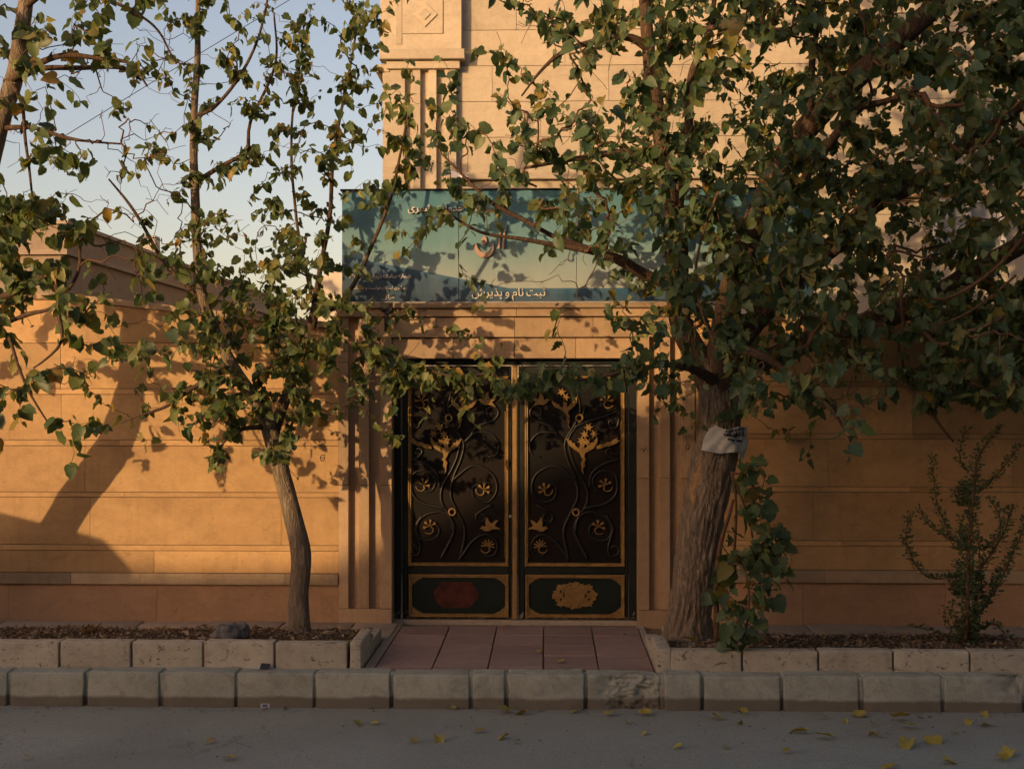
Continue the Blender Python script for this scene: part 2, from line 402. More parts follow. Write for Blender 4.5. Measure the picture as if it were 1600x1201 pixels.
# ================================================================== THE SETTING
ROAD_Z = -0.218
KY, PY = -1.80, -1.655                        # kerb front, planter front
ground = MB().box(-400, 400, -400, 400, -0.9, -0.30).build('ground', MAT['soil']); tag(ground, kind='structure')
road = MB().add([(-200, -40, ROAD_Z), (200, -40, ROAD_Z), (200, KY + 0.06, ROAD_Z), (-200, KY + 0.06, ROAD_Z)], [(0, 1, 2, 3)]).build('road', MAT['asphalt'])
tag(road, kind='structure')
# bed under everything behind the kerb
bed = MB().box(-30, 30, KY + 0.10, 14, -0.29, -0.030).build('pavement', MAT['mortar']); tag(bed, kind='structure')

def rough_block(x0, x1, y0, y1, z0, z1, bev=0.012, cuts=5, amp=0.004, seed=0, batter=0.0, chip=None):
    bm = bmesh.new()
    bmesh.ops.create_cube(bm, size=1)
    for v in bm.verts:
        v.co = ((x0 + x1) / 2 + v.co.x * (x1 - x0), (y0 + y1) / 2 + v.co.y * (y1 - y0), (z0 + z1) / 2 + v.co.z * (z1 - z0))
        if batter and v.co.z > (z0 + z1) / 2 and v.co.y < (y0 + y1) / 2: v.co.y += batter
    bmesh.ops.bevel(bm, geom=bm.edges[:], offset=bev, segments=2, affect='EDGES', profile=0.6)
    if cuts:
        long = [e for e in bm.edges if e.calc_length() > 0.08]
        bmesh.ops.subdivide_edges(bm, edges=long, cuts=cuts, use_grid_fill=True)
    for v in bm.verts:
        p = v.co * 9 + Vector((seed * 3.1, seed * 1.7, 0))
        n = nvec(p) * amp + nvec(p * 3.3) * amp * 0.5
        v.co += n
        if chip: chip(v)
    m = MB(); bm.verts.index_update()
    m.v = [tuple(v.co) for v in bm.verts]; m.f = [tuple(v.index for v in f.verts) for f in bm.faces]
    bm.free()
    return m

# kerb stones
kerb = empty('kerb', (0, KY, ROAD_Z)); tag(kerb, kind='structure')
kj = [-345, -225, -105, 15, 135, 253, 370, 492, 612, 735, 792, 915, 1035, 1097, 1222, 1345, 1472, 1600, 1722, 1845, 1965]
for i in range(len(kj) - 1):
    x0, x1 = PX(kj[i], KY) + 0.009 + rng.uniform(0, .010), PX(kj[i + 1], KY) - 0.009 - rng.uniform(0, .010)
    dz = rng.uniform(-0.006, 0.004); chip = None; y0 = KY - 0.025 + rng.uniform(-.006, .006); amp = 0.0045; cuts = 6; bev = 0.008
    if kj[i] == 792:
        amp, cuts, y0 = 0.012, 12, y0 - 0.012
    if kj[i] == 915:
        amp, cuts, bev = 0.006, 44, 0.012
        def chip(v, x0=x0, x1=x1):
            t = (v.co.x - x0) / (x1 - x0)
            k = max(0.0, 1 - abs(t - 0.62) / 0.5) * (1 if v.co.y < KY + 0.06 else 0)
            q = mnoise.fractal(v.co * 14, 0.8, 2.1, 5)
            v.co.y += min(1, 1.8 * k) * (0.030 + 0.022 * q + 0.010 * mnoise.fractal(v.co * 45, .7, 2.1, 4) + 0.008 * abs(mnoise.cell(v.co * 26)))
            if v.co.z > -0.05 and t > 0.7: v.co.z -= (t - 0.7) * 0.05 * (1 + q)
    if kj[i] == 1472:
        cuts = 18
        def chip(v, x0=x0, x1=x1):
            t = (v.co.x - x0) / (x1 - x0)
            if t > 0.55 and v.co.z > -0.10 and v.co.y < KY + 0.07:
                q = mnoise.fractal(v.co * 13, 0.8, 2.1, 5)
                v.co.y += (t - 0.55) * 0.11 * (1 + q); v.co.z -= (t - 0.55) * 0.045 * (1 + q)
    rough_block(x0, x1, y0, PY + 0.02, ROAD_Z - 0.06, 0.004 + dz, bev, cuts, amp, i, 0.022, chip).build('kerb_stone', MAT['kerb_concrete'], kerb, True)
# packed mortar in the kerb joints
mj = MB()
for x in kj[1:-1]:
    c = PX(x, KY); b_ = rough_block(c - 0.022, c + 0.022, KY + 0.0 + rng.uniform(0, .022), PY, ROAD_Z - 0.05, -0.006, 0.006, 3, 0.007, x); mj.add(b_.v, b_.f)
tag(mj.build('joint_mortar', MAT['kerb_concrete'], kerb, True), kind='stuff')

# red paving in front of the gate
for ix in range(5):
    for iy in range(5):
        xs = [PX(q, PY) for q in (584, 673.8, 761.6, 848.6, 936.4, 1023)]
        y0 = -1.645 + 0.0 if iy == 0 else -1.55 + (iy - 1) * 0.37
        y1 = min(-1.55 + iy * 0.37, 0.10)
        if y1 - y0 < 0.03: continue
        sk = (-0.165 - 1.0) * 0.0
        m = rough_block(xs[ix] + 0.005, xs[ix + 1] - 0.005, y0 + 0.004, y1 - 0.004, -0.04, -0.002 + rng.uniform(-.003, .003), 0.004, 0, 0.0008, ix * 7 + iy)
        m.build('tile', MAT['red_tile'], bed)
for (x0, x1) in ((-1.222, xs[0] - 0.006), (xs[5] + 0.006, 0.752)):
    rough_block(x0, x1, -1.645, 0.12, -0.04, -0.004, 0.004, 3, 0.002, x0).build('edge_strip', MAT['slab_concrete'], bed)
# sill under the gate
rough_block(-1.24, 0.735, 0.105, 0.34, -0.03, 0.012, 0.006, 4, 0.003, 5).build('sill', MAT['slab_concrete'], bed)
# narrow slab walk along the wall foot
for (xa, xb) in ((-7.6, -1.18), (0.885, 7.6)):
    x = xa
    while x < xb - 0.05:
        w = min(0.56 + rng.uniform(-.02, .02), xb - x)
        rough_block(x + 0.005, x + w - 0.005, -0.62, -0.004, -0.05, 0.010 + rng.uniform(-.004, .004), 0.005, 2, 0.002, x).build('slab', MAT['slab_concrete'], bed, True)
        x += w

# planters
def planter(label, joints_px, top, side_x, sgn, xfar):
    t = empty('planter', (side_x, PY, 0)); tag(t, label, 'planter', 'stone planters beside the gate')
    for i in range(len(joints_px) - 1):
        x0, x1 = PX(joints_px[i], PY), PX(joints_px[i + 1], PY)
        rough_block(x0 + 0.007, x1 - 0.007, PY + rng.uniform(-.007, .004), PY + 0.105, -0.02, top + rng.uniform(-.006, .004), 0.008, 6, 0.0035, i + top * 40).build('block', MAT['planter_stone'], t, True)
    a, b = (side_x - 0.075, side_x) if sgn < 0 else (side_x, side_x + 0.09)
    rough_block(a, b, PY + 0.002, -1.16, -0.02, top + 0.005, 0.008, 6, 0.003, 77 + sgn).build('side_block', MAT['planter_stone'], t, True)
    rough_block(a, b, -1.15, -0.64, -0.02, top - 0.085, 0.008, 4, 0.003, 79 + sgn).build('side_block', MAT['planter_stone'], t, True)
    m = MB()
    for x in joints_px[1:-1]:
        c = PX(x, PY); m.box(c - 0.01, c + 0.01, PY + 0.02, PY + 0.09, -0.02, top - 0.03)
    m.build('joint_mortar', MAT['mortar'], t)
planter('travertine block planter left of the gate with the slim leaning tree', [-475, -362, -248, -135, -22, 93, 205, 317, 429, 543], 0.170, PX(564, PY), -1, -7)
planter('travertine block planter right of the gate with the thick tree', [1047, 1160, 1279, 1396, 1516, 1634, 1752, 1870], 0.138, PX(1027, PY), 1, 7)

def soil(name, x0, x1, seed, h0):
    nx, ny = int((x1 - x0) / 0.05), 20
    m = MB(); v = []
    for j in range(ny + 1):
        for i in range(nx + 1):
            x, y = x0 + (x1 - x0) * i / nx, -1.56 + (0.955) * j / ny
            z = h0 - 0.055 * (j / ny) ** 1.5 + 0.03 * mnoise.noise(Vector((x * 2.2, y * 3, seed))) + 0.014 * mnoise.fractal(Vector((x * 11, y * 11, seed)), 0.8, 2, 4)
            if j == ny: z = -0.02
            v.append((x, y, z))
    f = [(j * (nx + 1) + i, j * (nx + 1) + i + 1, (j + 1) * (nx + 1) + i + 1, (j + 1) * (nx + 1) + i) for j in range(ny) for i in range(nx)]
    m.add(v, f); o = m.build(name, MAT['soil'], None, True); tag(o, kind='structure'); return v
soilL = soil('soil', -7.6, -1.255, 3, 0.125)
soilR = soil('soil', 0.84, 7.6, 9, 0.100)

# ================================================================== WALLS
def course_wall(name, label, xL, xR, courses, bands, dado, top_pts, mask_x=None):
    """stone-clad boundary wall: backing, one slab per stone"""
    t = empty(name, ((xL + xR) / 2, 0.1, 0)); tag(t, label, 'wall')
    m = MB().prism([(xL - 0.0, -0.03), (xR, -0.03)] + top_pts[::-1], 0.012, 0.30)
    m.build('backing', MAT['mortar'], t)
    topz = lambda x: np.interp(x, [p[0] for p in top_pts], [p[1] for p in top_pts])
    k = 0
    for (z0, z1, ln, kind) in courses:
        x = xL - rng.uniform(0, ln * 0.8)
        while x < xR - 0.02:
            w = ln * rng.uniform(0.8, 1.2)
            a, b = max(x, xL), min(x + w, xR)
            if xR - b < 0.25 * ln: b = xR
            if b - a > 0.03:
                mm = MB(); g = 0.0008; gz_ = 0.0024
                mt = {'p': 'wall_stone', 's': 'wall_stone', 'b': 'band_stone', 'd': 'dado_stone'}[kind]
                y0 = {'p': 0.0, 's': -0.0035, 'b': -0.026, 'd': 0.004}[kind] + rng.uniform(-0.0012, 0.0012)
                if z1 is None:
                    mm.prism([(a + g, z0 + gz_), (b - g, z0 + gz_), (b - g, topz(b) - 0.052), (a + g, topz(a) - 0.052)], y0, 0.0135, 0.003)
                else:
                    mm.slab(a + g, b - g, y0, 0.0135, z0 + gz_, z1 - gz_, 0.0015)
                mm.build({'p': 'stone_slab', 's': 'stone_strip', 'b': 'band_block', 'd': 'dado_slab'}[kind], MAT[mt], t)
            x = b if b == xR else x + w
    # coping stones
    for i in range(len(top_pts) - 1):
        (xa, za), (xb, zb) = top_pts[i], top_pts[i + 1]
        n = max(1, int(abs(xb - xa) / 0.9))
        for q in range(n):
            p, r = q / n, (q + 1) / n
            MB().prism([(xa + (xb - xa) * p + .002, za + (zb - za) * p - 0.05), (xa + (xb - xa) * r - .002, za + (zb - za) * r - 0.05),
                        (xa + (xb - xa) * r - .002, za + (zb - za) * r), (xa + (xb - xa) * p + .002, za + (zb - za) * p)], -0.028, 0.33, 0.004).build('coping_stone', MAT['portal_stone'], t)
    return t
zl = lambda y: PZ(y, 0)
XF = PX(529, 0)
left_wall = course_wall('boundary_wall', 'long sunlit golden stone wall left of the gate', -7.6, XF,
    [(-0.03, zl(915), 1.25, 'd'), (zl(915), zl(897), 0.55, 'b'), (zl(897), zl(862), 1.5, 'p'), (zl(862), zl(853), 2.6, 's'), (zl(853), zl(778), 1.5, 'p'), (zl(778), zl(770), 1.3, 's'),
     (zl(770), zl(697), 1.5, 'p'), (zl(697), zl(688), 1.2, 's'), (zl(688), zl(616), 1.5, 'p'), (zl(616), zl(607), 1.3, 's'), (zl(607), zl(535), 1.5, 'p'), (zl(535), None, 1.5, 'p')],
    None, None, [(-7.6, 2.70), (PX(105, 0), zl(457)), (PX(340, 0), zl(484)), (XF, zl(504))])
XR = PX(1086, 0)
right_wall = course_wall('boundary_wall', 'shaded brown stone wall right of the gate behind the thick trunk', XR, 7.6,
    [(-0.03, zl(908), 1.35, 'd'), (zl(908), zl(888), 0.9, 'b'), (zl(888), zl(851), 1.6, 'p'), (zl(851), zl(843), 1.1, 's'), (zl(843), zl(767), 1.5, 'p'), (zl(767), zl(759), 1.3, 's'),
     (zl(759), zl(685), 1.5, 'p'), (zl(685), zl(677), 1.2, 's'), (zl(677), zl(604), 1.5, 'p'), (zl(604), zl(596), 1.3, 's'), (zl(596), zl(530), 1.5, 'p'), (zl(530), None, 1.5, 'p')],
    None, None, [(XR, zl(492)), (7.6, zl(492))])

# gate portal: fluted jambs and stepped lintel
portal = empty('gate_portal', (PX(804, 0), 0, 0)); tag(portal, 'fluted stone portal with stepped lintel framing the black gate', 'portal')
def flutes(par, m, edges, y_floor, y_ridge, z0, z1, back, splits=()):
    """edges: ridge intervals in metres; floors fill between"""
    zs = [z0] + list(splits) + [z1]
    for i, (a, b) in enumerate(edges):
        for q in range(len(zs) - 1):
            MB().slab(a, b, y_ridge + rng.uniform(-.001, .001), back, zs[q] + 0.0015, zs[q + 1] - 0.0015, 0.003).build('ridge', MAT[m], par)
        if i + 1 < len(edges):
            MB().box(b - 0.002, edges[i + 1][0] + 0.002, y_floor, back - 0.003, z0, z1).build('flute', MAT[m], par)
zb, zt = PZ(952, 0), PZ(483, 0)
JL, JR = PX(612.5, 0), PX(996.5, 0)
flutes(portal, 'portal_stone', [(XF + .002, PX(545, 0)), (PX(561, 0), PX(577, 0)), (PX(595, 0), JL)], 0.045, -0.014, zb + .002, zt, 0.24, (zb + 0.98, zb + 1.95))
flutes(portal, 'portal_stone', [(JR, PX(1014.5, 0)), (PX(1031, 0), PX(1047, 0)), (PX(1064, 0), XR - .002)], 0.045, -0.014, zb + .002, zt, 0.24, (zb + 1.04, zb + 1.8))
MB().slab(XF + .002, JL, -0.015, 0.24, -0.03, zb, 0.004).build('plinth', MAT['portal_stone'], portal)
MB().slab(JR, XR - .002, -0.015, 0.24, -0.03, zb, 0.004).build('plinth', MAT['portal_stone'], portal)
ztop = PZ(560, 0)
for (ya, yb, xa, xb, dep) in ((560, 528, JL + .001, JR - .001, 0.010), (527, 496, PX(560, 0), PX(1050, 0), -0.020), (495, 482.5, XF - .01, XR + .02, -0.050)):
    n = 4
    for q in range(n):
        a, b = xa + (xb - xa) * q / n, xa + (xb - xa) * (q + 1) / n
        MB().slab(a + .001, b - .001, dep + rng.uniform(-.001, .001), 0.236, PZ(ya, 0) + .002, PZ(yb, 0) - .001, 0.003).build('lintel_stone', MAT['portal_stone'], portal)
MB().slab(XF - 0.02, XR + 0.05, -0.085, 0.30, PZ(482, 0), PZ(474, 0), 0.006).build('ledge', MAT['band_stone'], portal)

# ================================================================== GATE
GY = 0.15
gate = empty('metal_gate', (PX(804, GY), GY, 0)); tag(gate, 'black double gate with gold bird and flower scrollwork', 'gate')
gx = lambda px: PX(px, GY)
gz = lambda py: PZ(py, GY)
zg0, zg1 = 0.014, gz(556)
for (a, b) in ((JL + .002, gx(626)), (gx(983), JR - .002)):
    MB().slab(a, b, GY - 0.025, GY + 0.05, zg0, zg1, 0.004).build('door_post', MAT['gate_black'], gate)
MB().slab(gx(626), gx(983), GY - 0.025, GY + 0.05, gz(570), zg1, 0.004).build('head_rail', MAT['gate_black'], gate)
MB().slab(gx(801), gx(808.5), GY - 0.045, GY - 0.004, zg0 + .004, gz(571), 0.006).build('meeting_strip', MAT['gold_paint'], gate)

def frame(par, x0, x1, z0, z1, w, y0, y1, m, name):
    """moulding of four mitred bars with a raised middle"""
    mm = MB()
    def ring(k, y): return [(x0 + k, y, z0 + k), (x1 - k, y, z0 + k), (x1 - k, y, z1 - k), (x0 + k, y, z1 - k)]
    prof = [(0, y1), (0.0, y0 + .006), (w * .22, y0), (w * .5, y0 + .001), (w * .62, y0 + .008), (w * .85, y0 + .006), (w, y0 + .012), (w, y1)]
    v = []
    for k, y in prof: v += ring(k, y)
    f = []
    for i in range(len(prof) - 1):
        for q in range(4): f.append((i * 4 + q, i * 4 + (q + 1) % 4, i * 4 + 4 + (q + 1) % 4, i * 4 + 4 + q))
    mm.add(v, [tuple(q) for q in f])
    return mm.build(name, m, par)

def leaf_pt(z, mirror):
    """ornament coordinates were read off the right-hand leaf; the other leaf mirrors them"""
    px, py = 800 + z[0] * 0.3415, 570 + z[1] * 0.3415
    if mirror: px = 2 * 804.7 - px - 2.5
    return gx(px), gz(py)
def scroll(par, pts, mirror, r0=0.0125, r1=0.007):
    q = [leaf_pt(p, mirror) for p in pts]
    q = spline([(x, GY - 0.008, z) for x, z in q], 0.018)
    n = len(q)
    MB().tube(q, [r0 + (r1 - r0) * i / (n - 1) for i in range(n)], 7, True).build('scroll', MAT['gate_iron'], par, True)
def plate(par, pts, mirror, name, y=GY - 0.028, th=0.012, m='gold_paint'):
    q = [leaf_pt(p, mirror) for p in pts]
    return MB().prism(q, y, y + th, 0.0035).build(name, MAT[m], par)
BIRD = [(-1.0, .12), (-.82, .2), (-.7, .32), (-.5, .28), (-.3, .18), (-.32, .55), (-.15, .95), (.0, 1.15), (.08, .75), (.25, .4), (.62, .62), (1.0, .6), (.72, .3), (.55, .12), (.8, -.1), (1.05, -.35), (.55, -.22), (.2, -.2), (-.2, -.3), (-.55, -.18), (-.75, .05)]
FLYER = [(-1.15, .75), (-.98, .78), (-.92, .62), (-.78, .66), (-.70, .46), (-.55, .48), (-.42, .24), (-.22, .12), (-.14, .34), (-.20, .48), (-.08, .60), (.06, .60), (.15, .50), (.28, .44), (.16, .36), (.14, .12), (.34, .22), (.46, .42), (.56, .36), (.66, .58), (.80, .54), (.90, .80), (1.10, .95), (1.02, .45), (.80, .12), (.50, -.08), (.24, -.22), (.20, -.48), (.34, -.66), (.22, -.86), (.30, -1.1), (.14, -1.35), (.22, -1.75), (.06, -1.5), (.02, -1.15), (-.06, -.9), (.08, -.68), (-.04, -.5), (-.16, -.24), (-.5, -.02), (-.85, .22), (-1.05, .5)]
GULL = [(-1.1, -.05), (-.8, .05), (-.4, .05), (-.1, .2), (.2, .1), (.5, .3), (1.0, .5), (.85, .2), (1.15, .15), (.7, -.1), (.2, -.25), (-.3, -.25), (-.7, -.35), (-1.15, -.3)]
def shape(par, base, c, s, mirror, name, rot=0.0, flip=False):
    ca, sa = math.cos(rot), math.sin(rot)
    pts = []
    for x, y in base:
        if flip: x = -x
        pts.append((c[0] + s * (x * ca - y * sa), c[1] - s * (x * sa + y * ca)))
    return plate(par, pts, mirror, name)
def flower(par, c, s, mirror, rot=0.0, n=5, name='flower'):
    mm = MB()
    for k in range(n):
        a = rot + (k - (n - 1) / 2) * (2.0 / n * 1.9 if name == 'flower' else 2 * math.pi / n)
        pw = 1.0 if n < 6 else .42
        pet = [(0.05, -.04), (.45, -.08), (.9, -.23 * pw), (1.0, 0), (.9, .23 * pw), (.45, .08), (.05, .04)]
        if name != 'flower': pet = [(0.02, -.1), (.4, -.2), (1.0, 0), (.4, .2), (.02, .1)]
        q = [leaf_pt((c[0] + s * (x * math.cos(a) - y * math.sin(a)), c[1] - s * (x * math.sin(a) + y * math.cos(a))), mirror) for x, y in pet]
        mm.prism(q, GY - 0.030 + 0.0009 * k, GY - 0.018 + 0.0009 * k, 0.003)
    if name == 'flower':      # curled stalk
        st = [(c[0] + s * x, c[1] - s * y) for x, y in [(-.1, -.1), (-.35, -.5), (.0, -.95), (.6, -.9), (.95, -.55)]]
        a = rot - 1.57
        q = [leaf_pt((c[0] + (p[0] - c[0]) * math.cos(a) + (p[1] - c[1]) * math.sin(a), c[1] - (p[0] - c[0]) * math.sin(a) + (p[1] - c[1]) * math.cos(a)), mirror) for p in st]
        sp = spline([(x, GY - 0.024, z) for x, z in q], 0.012)
        mm.tube(sp, [0.006 - 0.003 * i / len(sp) for i in range(len(sp))], 6)
    return mm.build(name, MAT['gold_paint'], par)
SCROLLS = [
    [(258, 892), (236, 760), (270, 672), (300, 600), (290, 520), (252, 425), (243, 350), (290, 265), (312, 200), (300, 130)],
    [(345, 885), (287, 765), (300, 700), (342, 630), (340, 560), (292, 470), (266, 400), (262, 330), (310, 262), (335, 190)],
    [(290, 760), (300, 705), (345, 672), (420, 690), (456, 742), (440, 792), (396, 802), (358, 780), (355, 740), (385, 715)],
    [(430, 690), (462, 745), (440, 830), (452, 872), (486, 862), (486, 832), (462, 826), (452, 846)],
    [(330, 655), (430, 632), (478, 580), (472, 500), (412, 484), (370, 520), (384, 572), (424, 582)],
    [(484, 432), (420, 452), (365, 495), (352, 560)],
    [(290, 525), (200, 462), (112, 498), (90, 570), (128, 626), (190, 612), (200, 560), (165, 542)],
    [(236, 352), (190, 312), (122, 312), (82, 360), (92, 410), (132, 422)],
    [(212, 334), (182, 284), (102, 252), (82, 212), (108, 190), (136, 208), (126, 236), (105, 226)],
    [(285, 285), (345, 258), (420, 238), (490, 205)],
    [(492, 236), (478, 285), (446, 284), (444, 256), (464, 252)],
    [(488, 436), (452, 424), (430, 398), (444, 380), (462, 394)],
    [(262, 892), (196, 802), (132, 776), (90, 812), (96, 862), (132, 876), (162, 850)],
    [(112, 640), (150, 660), (186, 690), (176, 718), (148, 712), (144, 688), (164, 682)],
]
def gate_leaf(mirror):
    if mirror: xa, xb, fa, fb = 629, 799, 638, 795
    else: xa, xb, fa, fb = 810.5, 981, 820, 976
    L = empty('gate_leaf', (0, 0, 0)); L.parent = gate; L.location = (gx((xa + xb) / 2) - gate.location.x, 0, 0)
    MB().slab(gx(xa), gx(xb), GY, GY + 0.035, zg0 + .004, gz(572), 0.004).build('sheet', MAT['gate_panel'], L)
    for (a, b, c, d) in ((xa, fa - .5, 971, 572), (fb + .5, xb, 971, 572)):
        MB().slab(gx(a), gx(b), GY - 0.016, GY + 0.002, zg0 + .005, gz(d) - .001, 0.004).build('stile', MAT['gate_black'], L)
    for (c, d) in ((971, 964.5), (896.5, 884.5), (587, 573)):
        MB().slab(gx(fa - .5) + .001, gx(fb + .5) - .001, GY - 0.0155, GY + 0.002, max(gz(c), zg0 + .005), gz(d), 0.004).build('rail', MAT['gate_black'], L)
    frame(L, gx(fa), gx(fb), gz(884), gz(587.5), 0.027, GY - 0.030, GY + 0.001, MAT['gold_paint'], 'gold_frame')
    MB().slab(gx(fa + 1) + .004, gx(fb) - .004, GY - 0.0035, GY + .002, gz(963), gz(898), 0.001).build('lower_panel', MAT['gate_green'], L)
    frame(L, gx(fa + 1), gx(fb), gz(964), gz(897), 0.028, GY - 0.030, GY + 0.001, MAT['gold_paint'], 'gold_frame')
    # bead course inside the big frame
    bd = MB()
    xin = [gx(fa) + 0.031, gx(fb) - 0.031]
    z = gz(880) + 0.05
    while z < gz(592):
        for x in xin:
            bd.add([(x - .005, GY - .004, z), (x + .005, GY - .004, z), (x + .005, GY - .004, z + .011), (x - .005, GY - .004, z + .011), (x, GY - .016, z + .0055)], [(0, 1, 4), (1, 2, 4), (2, 3, 4), (3, 0, 4)])
        z += 0.0165
    tag(bd.build('bead_course', MAT['gold_paint'], L), kind='stuff')
    for s in SCROLLS: scroll(L, s, mirror)
    shape(L, BIRD, (135, 172), 44, mirror, 'bird', 0.15, True)
    shape(L, FLYER, (245, 200), 54, mirror, 'bird', 0.1)
    shape(L, FLYER, (320, 388), 65, mirror, 'bird', -0.05)
    shape(L, GULL, (440, 360), 50, mirror, 'bird', 0.15, False)
    shape(L, BIRD, (122, 745), 47, mirror, 'bird', -0.2, True)
    for c in ((350, 285), (332, 318), (378, 315), (318, 345), (342, 352), (228, 125), (245, 148)):
        flower(L, c, 22, mirror, rng.uniform(0, 1), 6, 'blossom')
    for c, ro in (((150, 570), 2.2), ((425, 548), 1.9), ((395, 738), 1.2), ((130, 828), 1.7), ((432, 165), 1.5)):
        flower(L, c, 32, mirror, ro, 4 if c[1] < 800 else 7)
    for c in ((308, 243), (293, 672)):
        x, zc = leaf_pt(c, mirror)
        rr = 0.026
        q = [(x + rr * math.cos(a * math.pi / 9), GY - 0.026, zc + rr * math.sin(a * math.pi / 9)) for a in range(19)]
        MB().tube(q, 0.0085, 8, False).build('ring', MAT['gold_paint'], L, True)
    # lower panel ornaments
    x0, x1, z0, z1 = gx(fa + 1) + 0.027, gx(fb) - 0.027, gz(964) + 0.027, gz(897) - 0.027
    for sx in (0, 1):
        for sz in (0, 1):
            cx, cz = (x0, x1)[sx], (z0, z1)[sz]; dx, dz = (1, -1)[sx], (1, -1)[sz]
            out = [(0, 0), (.13, 0), (.12, .016), (.105, .012), (.095, .03), (.078, .022), (.07, .046), (.052, .036), (.05, .064), (.034, .056), (.03, .082), (.016, .074), (.012, .098), (0, .104)]
            c = MB().prism([(cx + dx * a * .66, cz + dz * b * .60) for a, b in out], GY - 0.014, GY - 0.001, 0.003)
            for a, b, r in ((.022, .020, .009), (.046, .010, .006), (.010, .038, .006)):
                q = [(cx + dx * a + r * math.cos(w * math.pi / 5), GY - 0.014, cz + dz * b + r * math.sin(w * math.pi / 5)) for w in range(9)]
                c.tube(q, 0.0035, 5)
            c.build('corner_ornament', MAT['gold_paint'], L)
    mx, mz = gx((fa + fb) / 2 - (4 if mirror else 0)), gz(929.5)
    if mirror:
        pts = []
        for k in range(40):
            a = k / 40 * 2 * math.pi
            n = 1 + 0.05 * math.cos(6 * a) + 0.06 * mnoise.noise(Vector((math.cos(a) * 2, math.sin(a) * 2, 1)))
            c, s = math.cos(a), math.sin(a)
            pts.append((mx + 0.172 * n * math.copysign(abs(c) ** .8, c), mz + 0.108 * n * math.copysign(abs(s) ** .75, s)))
        o = MB().prism(pts, GY - 0.0050, GY - 0.003, 0).build('rust_patch', MAT['rust_patch'], L)
        o['label'] = 'rusty red mark where a medallion is missing'
    else:
        pts = []
        for k in range(96):
            a = k / 96 * 2 * math.pi
            c, s = math.cos(a), math.sin(a)
            n = 1 + 0.07 * math.cos(8 * a) + 0.045 * math.sin(22 * a) + 0.03 * math.sin(37 * a)
            pts.append((mx + 0.168 * n * math.copysign(abs(c) ** .85, c), mz + 0.100 * n * math.copysign(abs(s) ** .7, s)))
        MM = MB().prism(pts, GY - 0.016, GY - 0.001, 0.003).build('medallion', MAT['gold_paint'], L)
        rg = MB()
        for r in (0.072, 0.054, 0.036):
            rg.tube([(mx + r * 1.05 * math.cos(w * math.pi / 14), GY - 0.017, mz + r * .92 * math.sin(w * math.pi / 14)) for w in range(29)], 0.0042, 6, False)
        for dx, dz in ((-.012, .012), (.012, .012), (.012, -.012), (-.012, -.012)):
            rg.tube([(mx + dx + .009 * math.cos(w * math.pi / 4), GY - 0.017, mz + dz + .009 * math.sin(w * math.pi / 4)) for w in range(8)], 0.003, 5)
        for sx in (-1, 1):
            for cx, cz, r in ((.105, .03, .02), (.105, -.03, .02), (.135, 0, .016), (.06, .075, .016), (.06, -.075, .016)):
                rg.tube([(mx + sx * cx + r * math.cos(w * math.pi / 5), GY - 0.0165, mz + cz + r * math.sin(w * math.pi / 5)) for w in range(8)], 0.004, 5)
        rg.build('medallion_ring', MAT['gold_paint'], L, True)
        hole = MB()
        for sx in (-1, 1):
            for cx, cz, r in ((.085, .0, .012), (.112, .033, .010), (.112, -.03, .010), (.088, .022, .006), (.088, -.022, .006), (.03, .084, .006), (.03, -.084, .006)):
                hole.prism([(mx + sx * cx + r * math.cos(w * 1.047), mz + cz + 1.2 * r * math.sin(w * 1.047)) for w in range(6)], GY - 0.0172, GY - 0.0155, 0)
        hole.build('medallion_piercing', MAT['gate_black'], L)
    if mirror:
        k = MB().tube([(gx(797.5), GY - 0.03, gz(806)), (gx(797.5), GY - 0.012, gz(806))], 0.013, 12); k.build('lock_cylinder', MAT['grey_metal'], L)
    return L
gate_leaf(True); gate_leaf(False)

# ================================================================== BUILDING BEHIND
BY = 3.0
bx = lambda px: PX(px, BY)
bz = lambda py: PZ(py, BY)
house = empty('stone_building', (bx(1100), BY, 0)); tag(house, 'tall sunlit cream stone building rising behind the gate', 'building')
BL, BR, BT = bx(600), 9.5, 8.2
MB().box(BL, BR, BY + 0.03, BY + 9, 0.0, BT).build('core', MAT['mortar'], house)
rows = [bz(470), bz(414), bz(358), bz(302), bz(287)]
cz = bz(270); rws = []
z = cz
while z < BT - 0.05: rws.append((z, min(z + 0.368, BT))); z += 0.368
z = cz - 0.075
while z > 2.0: rws.append((z - 0.368, z)); z -= 0.368
for q, (z0, z1) in enumerate(rws):
    x = BL + 0.02 - (0.55 if q % 2 else 0.1)
    while x < BR:
        w = rng.choice((0.95, 1.2, 1.2, 1.45)); a, b = max(x, BL), min(x + w, BR)
        if b - a > 0.04:
            MB().slab(a + .0015, b - .0015, BY + rng.uniform(-.001, .001), BY + 0.032, z0 + .0022, z1 - .0022, 0.002).build('facade_slab', MAT['facade_stone'], house)
        x += w
MB().slab(bx(722), BR, BY - 0.07, BY + 0.03, cz - 0.074, cz - 0.002, 0.006).build('ledge', MAT['facade_stone'], house)
MB().slab(bx(1330), BR, BY - 0.10, BY + 0.03, bz(312), bz(300), 0.006).build('ledge', MAT['portal_stone'], house)
